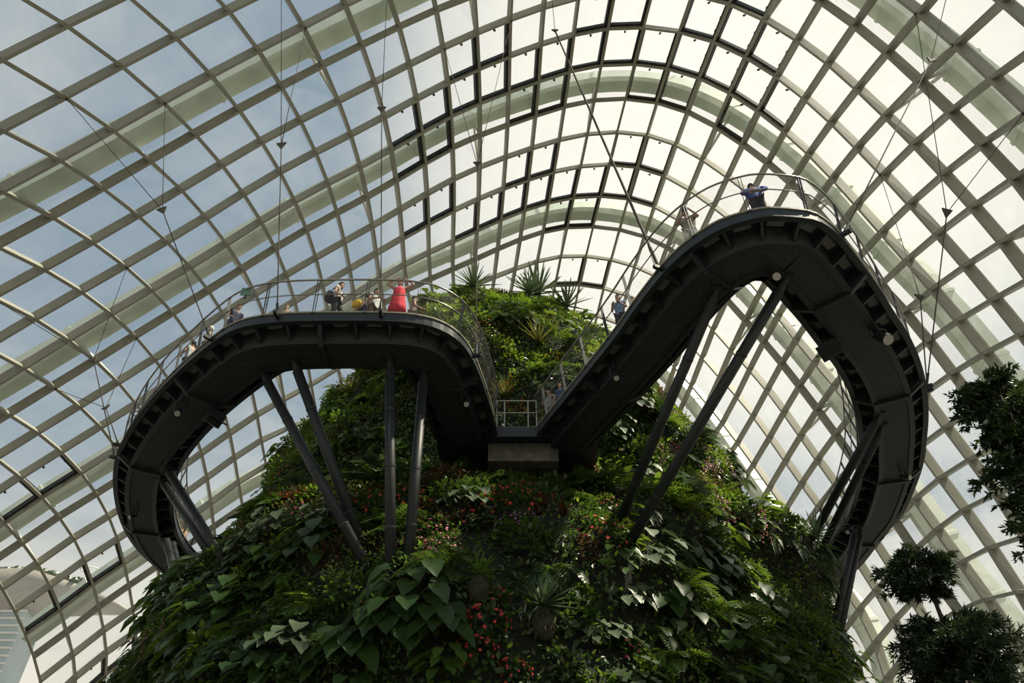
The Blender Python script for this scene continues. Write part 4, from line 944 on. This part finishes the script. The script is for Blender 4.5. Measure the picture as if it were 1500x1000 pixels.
needle_tree((pt.x, 20, FZ), [(pt.z - FZ - .35, pt.z - FZ + .95, 1.0, 60, -.2), (pt.z - FZ - 3.1, pt.z - FZ - 1.0, 1.55, 150, .1), (pt.z - FZ - 4.6, pt.z - FZ - 2.6, 1.5, 130, .1)],
            'dark two-tiered conifer standing apart at the lower right', TL, .2, .035, 13, 'lance', 11, H=pt.z - FZ + .9)
pt = tree_at(1530, 700, 14)
needle_tree((pt.x, 14, FZ), [(pt.z - FZ + 1.2, pt.z - FZ + 2.9, 1.05, 90, 0), (pt.z - FZ - .5, pt.z - FZ + 1.5, 1.15, 100, 0), (pt.z - FZ - 2.6, pt.z - FZ - .3, 1.1, 110, 0)],
            'tall dark evergreen cut by the right edge of the picture', TL2, .16, .05, 10, 'lance', 12, name='evergreen_tree', H=pt.z - FZ + 2.6)
pt = tree_at(1420, 1010, 18)
needle_tree((pt.x, 18, FZ), [(pt.z - FZ - .5, pt.z - FZ + .25, .6, 14, 0)], 'small conifer top just entering the bottom edge at the right', TL, .14, .02, 10, 'lance', 13, H=pt.z - FZ + .2)
# ------------------------------------------------------------------ people
def skinmesh(pts, edges, sub=1):
    """pts: list of (pos, radius); returns vertices/faces of one smooth tapered skin"""
    me = bpy.data.meshes.new('tmp'); me.from_pydata([p[0] for p in pts], edges, [])
    o = bpy.data.objects.new('tmp', me); C.objects.link(o)
    sk = o.modifiers.new('s', 'SKIN'); sk.use_smooth_shade = True
    for i, p in enumerate(pts):
        r = p[1] if isinstance(p[1], tuple) else (p[1], p[1]); me.skin_vertices[0].data[i].radius = r
        me.skin_vertices[0].data[i].use_root = (i == 0)
    ss = o.modifiers.new('u', 'SUBSURF'); ss.levels = sub; ss.render_levels = sub
    dg = bpy.context.evaluated_depsgraph_get(); e = o.evaluated_get(dg); m2 = e.to_mesh()
    vs = [v.co.copy() for v in m2.vertices]; fs = [tuple(p.vertices) for p in m2.polygons]
    e.to_mesh_clear(); bpy.data.objects.remove(o); bpy.data.meshes.remove(me)
    return vs, fs
SK = {}
def skinmat(c):
    if c not in SK: SK[c] = mat('skin_%d' % len(SK), c, .55)
    return SK[c]
CM = {}
def cloth(c):
    if c not in CM: CM[c] = mat('cloth_%d' % len(CM), c, .85, nscale=20, col2=tuple(x * .7 for x in c), bump=.1)
    return CM[c]
TAN = (.42, .24, .16); PALE = (.55, .36, .26)
def mirror(p): return Vector((-p[0], p[1], p[2]))
def person(label, pos, face, H=1.68, pose='stand', skin=TAN, hair=(.015, .012, .01), top=(.3, .3, .3), bottom=(.03, .03, .04), legs='long', dress=None, sleeves='short', lean=0.0, hairlong=False):
    """local frame: +Y is where the person faces, origin between the feet"""
    k = H / 1.75
    root = None
    V = Vector
    def yl(p, z0=.95):   # lean the upper body forward about the hips
        p = V(p)
        if p.z > z0:
            q = p - V((0, 0, z0)); a = -lean; p = V((q.x, q.y * math.cos(a) - q.z * math.sin(a), q.y * math.sin(a) + q.z * math.cos(a))) + V((0, 0, z0))
        return p
    hip, chest, neck, head = yl((0, 0, .95)), yl((0, -.01, 1.30)), yl((0, 0, 1.47)), yl((0, .03, 1.62))
    sh = [yl((sx * .19, 0, 1.41)) for sx in (-1, 1)]
    el = [yl((sx * .26, -.03, 1.13)) for sx in (-1, 1)]; wr = [yl((sx * .25, .08, .90)) for sx in (-1, 1)]; hd = [yl((sx * .24, .12, .80)) for sx in (-1, 1)]
    kn = [V((sx * .10, .02, .5)) for sx in (-1, 1)]; an = [V((sx * .10, -.02, .09)) for sx in (-1, 1)]; hp = [V((sx * .09, 0, .90)) for sx in (-1, 1)]
    if pose == 'walk': kn[0] = V((-.09, .18, .52)); an[0] = V((-.09, .22, .1)); kn[1] = V((.09, -.02, .5)); an[1] = V((.09, -.28, .13)); wr[0] = V((-.24, -.12, .93)); hd[0] = V((-.23, -.14, .83)); wr[1] = V((.22, .2, .98)); hd[1] = V((.2, .28, .93))
    if pose == 'lean': # forearms on the rail ahead
        el = [yl((sx * .27, .16, 1.20)) for sx in (-1, 1)]; wr = [yl((sx * .16, .38, 1.18)) for sx in (-1, 1)]; hd = [yl((sx * .08, .44, 1.16)) for sx in (-1, 1)]
    if pose == 'armsup': # hands on top of the head, elbows out
        el = [yl((sx * .42, .02, 1.58)) for sx in (-1, 1)]; wr = [yl((sx * .20, .04, 1.74)) for sx in (-1, 1)]; hd = [yl((sx * .10, .06, 1.76)) for sx in (-1, 1)]
    if pose == 'photo': # camera held to the face, other forearm across
        el = [yl((-.33, .12, 1.24)), yl((.3, .12, 1.18))]; wr = [yl((-.14, .26, 1.50)), yl((.08, .3, 1.24))]; hd = [yl((-.06, .25, 1.58)), yl((-.02, .34, 1.26))]
    if pose == 'phone': el = [yl((sx * .25, .02, 1.14)) for sx in (-1, 1)]; wr = [yl((sx * .15, .26, 1.14)) for sx in (-1, 1)]; hd = [yl((sx * .08, .34, 1.18)) for sx in (-1, 1)]
    if pose == 'behind': el = [yl((sx * .30, -.12, 1.16)) for sx in (-1, 1)]; wr = [yl((sx * .14, -.20, 1.0)) for sx in (-1, 1)]; hd = [yl((sx * .05, -.22, .98)) for sx in (-1, 1)]
    pts = [(hip, (.135, .095)), ((hip + chest) / 2, (.135, .10)), (chest, (.165, .115)), (neck, (.058, .058)), (neck * .55 + head * .45, (.055, .055))]
    ed = [(0, 1), (1, 2), (2, 3), (3, 4)]
    b = len(pts)
    for s in (0, 1):
        i = len(pts); pts += [(sh[s], .062), ((sh[s] + el[s]) / 2, .05), (el[s], .04), (wr[s], .027), (wr[s] * .4 + hd[s] * .6, (.036, .02))]
        ed += [(2, i), (i, i + 1), (i + 1, i + 2), (i + 2, i + 3), (i + 3, i + 4)]
        i = len(pts); toe = an[s] + V((0, .13, -.05))
        pts += [(hp[s], .088), ((hp[s] + kn[s]) / 2, .078), (kn[s], .055), ((kn[s] * .6 + an[s] * .4), .055), (an[s], .036), (toe, (.04, .03))]
        ed += [(0, i), (i, i + 1), (i + 1, i + 2), (i + 2, i + 3), (i + 3, i + 4), (i + 4, i + 5)]
    vs, fs = skinmesh(pts, ed, 1)
    mb = MB(); mb.add(vs, fs)
    # head with brow, nose, chin and ears; hands with five fingers
    up = (head - neck).normalized(); fw = Vector((0, 1, 0)); fw = (fw - up * fw.dot(up)).normalized(); sx_ = Vector((1, 0, 0))
    rows = []
    for q, (h, rx, ry, oy) in enumerate([(-.125, .02, .025, .03), (-.11, .045, .05, .03), (-.07, .06, .075, .015), (-.02, .07, .088, 0), (.04, .076, .095, -.005), (.09, .066, .083, -.01), (.12, .04, .05, -.01), (.132, .006, .008, -.01)]):
        rows.append([head + up * h + sx_ * rx * math.cos(a) + fw * (ry * math.sin(a) + oy) for a in [2 * math.pi * t / 12 for t in range(12)]])
    mb.sweep(rows)
    mb.add([head + fw * .085 + up * .02, head + fw * .083 - up * .03 + sx_ * .016, head + fw * .083 - up * .03 - sx_ * .016, head + fw * .112 - up * .028], [(0, 1, 3), (0, 3, 2), (1, 2, 3)])
    for s in (-1, 1): mb.ball(head + sx_ * .078 * s, (.012, .02, .03), 6, 4)
    for s in (0, 1):
        dr = (hd[s] - wr[s]).normalized(); sd = dr.cross(Vector((0, 0, 1)) if abs(dr.z) < .8 else Vector((0, 1, 0))).normalized(); pn = dr.cross(sd)
        pb = wr[s] * .2 + hd[s] * .8
        mb.box(pb - dr * .01, sd * .036, dr * .045, pn * .013)
        for f, (o, L) in enumerate([(-.028, .06), (-.009, .072), (.009, .068), (.027, .052)]):
            a0 = pb + dr * .033 + sd * o; mb.tube([a0, a0 + dr * L * .55, a0 + dr * L * .9 + pn * .02], [.009, .008, .006], 5)
        a0 = pb - sd * .036 - dr * .02; mb.tube([a0, a0 - sd * .03 + dr * .03, a0 - sd * .035 + dr * .055], [.011, .009, .007], 5)
    body = mb.build('person', skinmat(skin), None, True); body.location = pos; body.rotation_euler = (0, 0, face); body.scale = (k, k, k)
    tag(body, label, 'person')
    def part(name, m, mt, sm=True): return m.build(name, mt, body, sm)
    # eyes
    m = MB()
    for s in (-1, 1): m.ball(head + fw * .088 + up * .022 + sx_ * .03 * s, (.012, .008, .008), 6, 4)
    part('eyes', m, cloth((.02, .015, .012)))
    # hair cap
    m = MB(); rows = []
    for q, (h, r) in enumerate([(-.04 if not hairlong else -.2, .9 if not hairlong else .8), (.01, 1.04), (.06, 1.08), (.1, .96), (.13, .66), (.145, .1)]):
        rows.append([head + up * h + sx_ * .078 * r * math.cos(a) + fw * (.095 * r * math.sin(a) * (1 if math.sin(a) < 0 else (.35 if q < 2 else .95)) - .012) for a in [2 * math.pi * t / 12 for t in range(12)]])
    m.sweep(rows, cap=True); part('hair', m, cloth(hair))
    g = 1.16
    if dress:
        m = MB(); rows = []
        for h, rx, ry in [(.32, .30, .24), (.6, .27, .21), (.9, .22, .17), (1.12, .19, .14), (1.3, .185, .135), (1.42, .12, .09)]:
            rows.append([yl((rx * math.cos(a) * (1 + .04 * math.cos(a * 7)), ry * math.sin(a) * (1 + .04 * math.cos(a * 7)), h)) for a in [2 * math.pi * t / 28 for t in range(28)]])
        m.sweep(rows); part('dress', m, cloth(dress))
    else:
        P2 = [((hip + chest) / 2, (.168, .13)), (hip, (.19, .145)), (hip + V((0, 0, -.12)), (.2, .15)), (chest, (.195, .14)), (neck - (neck - chest) * .3, (.085, .075))]; E2 = [(0, 1), (1, 2), (0, 3), (3, 4)]
        for s in (0, 1):
            i = len(P2); P2 += [(sh[s], .085), ((sh[s] + el[s]) / 2, .075)]; E2 += [(3, i), (i, i + 1)]
            if sleeves == 'long': P2 += [(el[s], .057), (wr[s], .042)]; E2 += [(i + 1, i + 2), (i + 2, i + 3)]
        a, f = skinmesh(P2, E2, 1); m = MB(); m.add(a, f); part('shirt' if sleeves == 'short' else 'jacket', m, cloth(top))
        P3 = [(hip + V((0, 0, .04)), (.172, .128))]; E3 = []
        for s in (0, 1):
            i = len(P3); P3 += [(hp[s], .105), ((hp[s] + kn[s]) / 2, .1)]; E3 += [(0, i), (i, i + 1)]
            if legs == 'long': P3 += [(kn[s], .078), (an[s] + (kn[s] - an[s]) * .12, .062)]; E3 += [(i + 1, i + 2), (i + 2, i + 3)]
            else: P3 += [(kn[s] + (hp[s] - kn[s]) * .2, .1)]; E3 += [(i + 1, i + 2)]
        a, f = skinmesh(P3, E3, 1); m = MB(); m.add(a, f); part('trousers' if legs == 'long' else 'shorts', m, cloth(bottom))
    m = MB()
    for s in (0, 1): m.ball(an[s] + V((0, .06, -.05)), (.05, .14, .04), 8, 5)
    part('shoes', m, cloth((.05, .05, .05)))
    return body, dict(head=head, hd=hd, chest=chest, hip=hip, k=k)
def onto(body, loc):
    k = body.scale[0]; a = body.rotation_euler[2]; p = Vector(loc) * k
    return Vector(body.location) + Vector((p.x * math.cos(a) - p.y * math.sin(a), p.x * math.sin(a) + p.y * math.cos(a), p.z))
def backpack(body, J, col, label):
    root = empty('backpack', onto(body, J['chest'] + Vector((0, -.26, -.12))), body.rotation_euler[2]); tag(root, label, 'backpack')
    mb = MB(); mb.ball((0, 0, 0), (.17, .13, .25), 12, 8); mb.build('bag', cloth(col), root, True)
    mb = MB(); mb.ball((0, -.09, -.07), (.12, .07, .12), 10, 6); mb.build('pocket', cloth(col), root, True)
    for s in (-1, 1):
        mb = MB(); mb.tube([(.1 * s, .08, .2), (.12 * s, .2, .33), (.12 * s, .38, .18), (.13 * s, .34, -.05), (.12 * s, .1, -.18)], .018, 5); mb.build('strap', cloth(col), root)
def camera_held(body, p, label, name='camera', cat='camera', s=1):
    root = empty(name, onto(body, p), body.rotation_euler[2]); tag(root, label, cat)
    mb = MB(); mb.box((0, 0, 0), (.065 * s, 0, 0), (0, .03 * s, 0), (0, 0, .045 * s)); mb.box((0, 0, .05 * s), (.02, 0, 0), (0, .02, 0), (0, 0, .012)); mb.build('camera_body', M_lamp, root)
    mb = MB(); mb.tube([(0, .02, 0), (0, .11 * s, 0)], .038 * s, 12); mb.build('lens', M_lamp, root)
def phone(body, p, label):
    root = empty('phone', onto(body, p), body.rotation_euler[2]); tag(root, label, 'phone'); mb = MB(); mb.box((0, 0, 0), (.036, 0, 0), (0, .005, .01), (0, -.03, .07)); mb.build('phone_body', M_lamp, root)
def spot(px, py, hh, name, dmin=.42, dmax=1.7):
    """deck point under a head seen at pixel px,py whose centre is hh above the deck, kept on the deck"""
    p = xy(at(px, py, ZD + hh)); fr = PATH[name]; best = min(fr, key=lambda f: (p - f[0]).length)
    d = (p - best[0]).dot(best[2]); along = (p - best[0]).dot(best[1]); d = max(dmin, min(dmax, d))
    q = best[0] + best[1] * along + best[2] * d; out = -best[2]
    return Vector((q.x, q.y, ZD)), math.atan2(-out.x, out.y)
def P(px, py, hh, name, label, turn=0, **kw):
    H = kw.pop('H', hh / .93)
    p, f = spot(px, py, hh, name, kw.pop('dmin', .38), kw.pop('dmax', 1.7))
    return person(label, p, f + turn, H=H, **kw)
W_, E_ = math.pi / 2, -math.pi / 2
P(193,588,1.6,'left','person with short black hair looking out over the rail, farthest left', pose='lean', top=(.35,.25,.2))
P(233,558,1.45,'left','person in grey half hidden behind the rail, second from the left', pose='stand', top=(.3,.3,.3), turn=1)
P(271,498,1.62,'left','person in a pale grey t-shirt and dark trousers on the sloping far left rail', pose='phone', top=(.42,.47,.48), bottom=(.03,.03,.03), turn=-1.2)
P(310,482,1.5,'left','white-haired person in a dark green t-shirt behind the left railing', pose='stand', top=(.08,.14,.1), hair=(.8,.78,.74), skin=PALE, turn=-.4)
P(333,441,1.55,'left','person in a navy t-shirt and blue shorts walking right beside the green rail sign', pose='walk', top=(.025,.03,.07), bottom=(.05,.08,.16), legs='short', turn=W_, dmin=.45)
P(421,451,1.05,'left','small person whose forehead just shows over the deck edge left of the first cable', pose='stand', top=(.5,.4,.3), hair=(.3,.2,.1), skin=PALE, dmax=1.3)
b, J = P(497.6,413,1.62,'left','person in a white shirt and black trousers walking right with a black backpack', pose='walk', top=(.6,.58,.52), bottom=(.02,.02,.025), turn=W_ - .1, dmin=.5)
backpack(b, J, (.012, .014, .02), 'black backpack on the back of the person in the white shirt')
b, J = P(536,431,1.5,'left','person in a cream top bending over with a yellow bag', pose='stand', top=(.6,.52,.42), bottom=(.03,.04,.09), turn=2.6, lean=.15, hairlong=True)
r_ = empty('shoulder_bag', onto(b, J['hip'] + Vector((-.1, -.24, .16))), b.rotation_euler[2]); tag(r_, 'bright yellow bag carried by the person in the cream top', 'bag')
mb = MB(); mb.ball((0, 0, -.06), (.19, .1, .15), 12, 8); mb.build('bag', cloth((.85,.55,.02)), r_, True)
mb = MB(); mb.tube([(.15, 0, .1), (.12, .18, .42), (-.1, .2, .45), (-.15, 0, .1)], .015, 5); mb.build('strap', cloth((.03,.03,.03)), r_)
P(551,428,1.58,'left','person in a light grey shirt and tan shorts beside the yellow bag', pose='phone', top=(.5,.52,.52), bottom=(.16,.11,.07), legs='short', turn=1.0, dmin=.7)
P(572,452,1.1,'left','small person with light hair whose head shows left of the red dress', pose='stand', hair=(.5,.42,.32), skin=PALE, top=(.4,.3,.25), dmax=1.3, turn=-1)
P(587,415,1.6,'left','person in a long red dress with both hands raised to the head', pose='armsup', dress=(.62,.02,.045), skin=TAN, hair=(.03,.02,.015), hairlong=True, dmin=.36)
P(607,438,1.6,'left','person in a grey shirt looking right at a phone, right of the red dress', pose='phone', top=(.33,.31,.27), bottom=(.3,.27,.22), turn=W_, dmin=.6)
b, J = P(983,301,1.66,'right','person in white shorts and olive shirt pointing a camera down over the rail', pose='photo', top=(.28,.26,.17), bottom=(.7,.7,.66), legs='short', skin=TAN, turn=.5, dmin=.5)
camera_held(b, J['head'] + Vector((-.01, .13, -.01)), 'black camera held to the face of the person in white shorts')
P(1104,259,1.6,'right','person in a blue jacket bending over, back to the camera, on the top bend', pose='behind', sleeves='long', top=(.03,.09,.34), bottom=(.012,.012,.016), turn=2.9, lean=.2, H=1.85, dmin=.5)
P(902,436,1.6,'right','person in a light blue shirt near the summit end of the right rail', pose='phone', top=(.16,.26,.42), turn=.7)
P(919,437,1.55,'right','person with brown hair and bare arms beside the one in light blue', pose='stand', top=(.5,.36,.28), hair=(.08,.04,.02), turn=-.5, dmin=.8)
P(794,573,1.6,'right','person in a black and white patterned outfit at the landing, hand raised to the chin', pose='photo', top=(.28,.27,.28), bottom=(.24,.23,.24), hair=(.06,.03,.02), turn=.3, dmin=.5)
P(819,564,1.5,'right','person with long dark hair in a navy top climbing from the landing', pose='stand', top=(.025,.05,.13), hairlong=True, turn=.6, dmin=.6)
P(831,561,1.5,'right','person whose head alone shows over the right edge, behind the navy top', pose='stand', top=(.5,.2,.12), hair=(.2,.08,.04), dmin=1.1)
P(789,597,1.0,'right','small person in pink at the landing beside the patterned outfit', pose='stand', top=(.5,.2,.2), skin=PALE, dmin=1.1, turn=.6)
P(265,731,1.55,'left','person behind the inner rail mesh of the far left bend, upper one', pose='stand', top=(.35,.27,.2), dmax=1.75, turn=2.5)
P(271,772,1.5,'left','person behind the inner rail mesh of the far left bend, lower one', pose='stand', top=(.5,.33,.25), dmax=1.75, turn=2.8)
P(1244,736,1.55,'right','person in orange behind the props of the far right bend', pose='stand', top=(.6,.14,.06), dmax=1.75, turn=2.5)
P(1225,765,1.5,'right','person in brick red behind the props of the far right bend, lower', pose='stand', top=(.4,.06,.04), dmax=1.75, turn=2.5)
P(1214,781,1.4,'right','person in bright crimson lowest on the far right bend', pose='stand', top=(.65,.02,.07), dmax=1.75, turn=2.5)
# ------------------------------------------------------------------ floor, far building, world, sun, camera
mb = MB(); mb.box((0, 30, FZ - .1), (300, 0, 0), (0, 300, 0), (0, 0, .1)); tag(mb.build('floor', M_floor), 'paved ground', kind='structure')
YB = 520.0
def bp(px, py, y=YB): d = ray(px, py); return d * (y / d.y)
M_hull = mat('pale_hull_cladding', (.3, .28, .25), .5, nscale=.02, col2=(.22, .21, .19))
M_bld = mat('tower_facade', (.38, .45, .46), .4, nscale=.05, col2=(.3, .37, .38)); M_flo = mat('tower_floor_bands', (.6, .6, .56), .6)
bt = empty('sky_terrace_tower', bp(60, 905)); tag(bt, 'distant hotel-like tower with a long boat-shaped roof terrace, seen through the lower left glass', 'building')
O = bt.location.copy(); rows = []
for q in range(25):
    t = q / 24; px = 193 - 300 * t
    top = bp(px, 892 - 52 * min(1, t * 2.2) ** .8 + (1 - min(1, t * 8)) * 4 + 14 * t); x = top.x; zt = top.z; w = 19 * min(1, (t * 2.6)) ** .6 + .5; dpt = 30 * min(1, t * 1.9) ** .7 + 1
    rows.append([Vector((x, YB + w * math.cos(a), zt - (dpt * (math.sin(a)) if math.sin(a) > 0 else 0))) - O for a in [math.pi * k / 12 for k in range(13)]])
mb = MB(); mb.sweep(rows); mb.build('boat_roof', M_hull, bt, True)
rng = random.Random(3)
mb = MB()
for q in range(60):
    t = rng.uniform(.25, .9); r_ = rows[int(t * 24)]; c0 = (r_[0] + r_[-1]) / 2; mb.ball(c0 + Vector((rng.uniform(-6, 6), rng.uniform(-14, -6), 1.5)), (rng.uniform(2, 4), 2.5, rng.uniform(2, 4)), 6, 4)
mb.build('roof_garden', G1, bt)
mb = MB(); mb.box(rows[20][0] + Vector((10, -12, 6)), (34, 0, 0), (0, 6, 0), (0, 0, 6)); mb.build('roof_house', M_hull, bt)
mb = MB(); p0 = rows[5][6] + Vector((0, -8, 26))
mb.tube([p0 + Vector((7 * math.cos(a), 7 * math.sin(a), 4)) for a in [k * math.pi / 8 for k in range(17)]], .5, 5)
mb.tube([p0 + Vector((7 * math.cos(a), 7 * math.sin(a), -18)) for a in (0, .01)], .4, 4); mb.build('observation_ring', M_flo, bt)
for (xa, xb) in ((-28, 46), (86, 150)):
    pa = bp(xa, 905); pb_ = bp(xb, 905)
    if xa > 50: pa.x -= 140; pb_.x -= 140; pa.x, pb_.x = pa.x - 0, pb_.x
    ba = bp(xa + 30, 1150 if xa < 50 else 1150); 
    mb = MB(); z1 = pa.z + 6; z0 = -20
    mb.box(Vector(((pa.x + pb_.x) / 2, YB + 4, (z0 + z1) / 2)) - O, ((pb_.x - pa.x) / 2, 0, 0), (0, 12, 0), (0, 0, (z1 - z0) / 2)); tw = mb.build('tower', M_bld, bt)
    mb = MB()
    for z in range(0, int(z1), 5): mb.box(Vector(((pa.x + pb_.x) / 2, YB - 8.6, z)) - O, ((pb_.x - pa.x) / 2 + .5, 0, 0), (0, 1, 0), (0, 0, .7))
    mb.build('floor_bands', M_flo, tw)
# world
SUN_AZ, SUN_EL = R(95), R(57)
sd = Vector((math.sin(SUN_AZ) * math.cos(SUN_EL), math.cos(SUN_AZ) * math.cos(SUN_EL), math.sin(SUN_EL)))
w = bpy.data.worlds.new('sky'); SC.world = w; w.use_nodes = True; nt = w.node_tree; N = nt.nodes; L = nt.links
bg = N['Background']; tc = N.new('ShaderNodeTexCoord'); sp = N.new('ShaderNodeSeparateXYZ'); L.new(tc.outputs['Generated'], sp.inputs[0])
def mth(op, a, b=None, c=None):
    n = N.new('ShaderNodeMath'); n.operation = op
    for k, x in enumerate((a, b, c)):
        if x is None: continue
        if isinstance(x, (int, float)): n.inputs[k].default_value = x
        else: L.new(x, n.inputs[k])
    return n.outputs[0]
zc = mth('MAXIMUM', sp.outputs['Z'], .06); cx = mth('DIVIDE', sp.outputs['X'], mth('ADD', zc, .25)); cy = mth('DIVIDE', sp.outputs['Y'], mth('ADD', zc, .25))
cb = N.new('ShaderNodeCombineXYZ'); L.new(cx, cb.inputs[0]); L.new(cy, cb.inputs[1])
nz = N.new('ShaderNodeTexNoise'); nz.inputs['Scale'].default_value = 2.2; nz.inputs['Detail'].default_value = 9; nz.inputs['Roughness'].default_value = .58; nz.inputs['Distortion'].default_value = .5; L.new(cb.outputs[0], nz.inputs['Vector'])
dt = N.new('ShaderNodeVectorMath'); dt.operation = 'DOT_PRODUCT'; L.new(tc.outputs['Generated'], dt.inputs[0]); dt.inputs[1].default_value = (math.sin(R(29)) * math.cos(R(53)), math.cos(R(29)) * math.cos(R(53)), math.sin(R(53)))
def mapr(x, a, b, c0, c1, cl=True):
    n = N.new('ShaderNodeMapRange'); n.interpolation_type = 'SMOOTHSTEP'; L.new(x, n.inputs['Value'])
    for k, v in zip(('From Min', 'From Max', 'To Min', 'To Max'), (a, b, c0, c1)): n.inputs[k].default_value = v
    return n.outputs[0]
glow = mapr(dt.outputs['Value'], .86, .99, 0, 1)                 # thin bright cloud veil set apart from the sun lamp
low = mapr(sp.outputs['Z'], .28, .55, .34, 0)
cl = mth('ADD', mth('ADD', mapr(nz.outputs['Fac'], .4, .78, .06, .9), mth('MULTIPLY', glow, 1.0)), low)
clc = mth('MINIMUM', cl, 1.0)
mx = N.new('ShaderNodeMix'); mx.data_type = 'RGBA'; L.new(clc, mx.inputs['Factor']); mx.inputs['A'].default_value = (.19, .252, .325, 1); mx.inputs['B'].default_value = (.49, .505, .50, 1)
m2 = N.new('ShaderNodeMix'); m2.data_type = 'RGBA'; L.new(glow, m2.inputs['Factor']); L.new(mx.outputs['Result'], m2.inputs['A']); m2.inputs['B'].default_value = (.78, .735, .67, 1)
m3 = N.new('ShaderNodeMix'); m3.data_type = 'RGBA'; L.new(mapr(sp.outputs['Z'], .18, .46, .8, 0), m3.inputs['Factor']); L.new(m2.outputs['Result'], m3.inputs['A']); m3.inputs['B'].default_value = (.72, .66, .55, 1)
L.new(m3.outputs['Result'], bg.inputs['Color']); bg.inputs['Strength'].default_value = 1.0
sl = bpy.data.lights.new('sun', 'SUN'); sl.energy = 7; sl.angle = R(1.2); sl.color = (1, .9, .72)
so = bpy.data.objects.new('sun', sl); C.objects.link(so); so.rotation_euler = (-sd).to_track_quat('-Z', 'Y').to_euler(); so.location = sd * 90
cam = bpy.data.cameras.new('camera'); cam.sensor_width = 36; cam.lens = 36 * 1050 / 1500; cam.clip_end = 2000; cam.clip_start = .1
co = bpy.data.objects.new('camera', cam); C.objects.link(co); co.location = (0, 0, 0); co.rotation_euler = (R(130), 0, 0); SC.camera = co
SC.view_settings.view_transform = 'Standard'; SC.view_settings.look = 'None'; SC.view_settings.gamma = 1; SC.view_settings.exposure = .45; SC.view_settings.use_curve_mapping = False
SC.cycles.transparent_max_bounces = 24
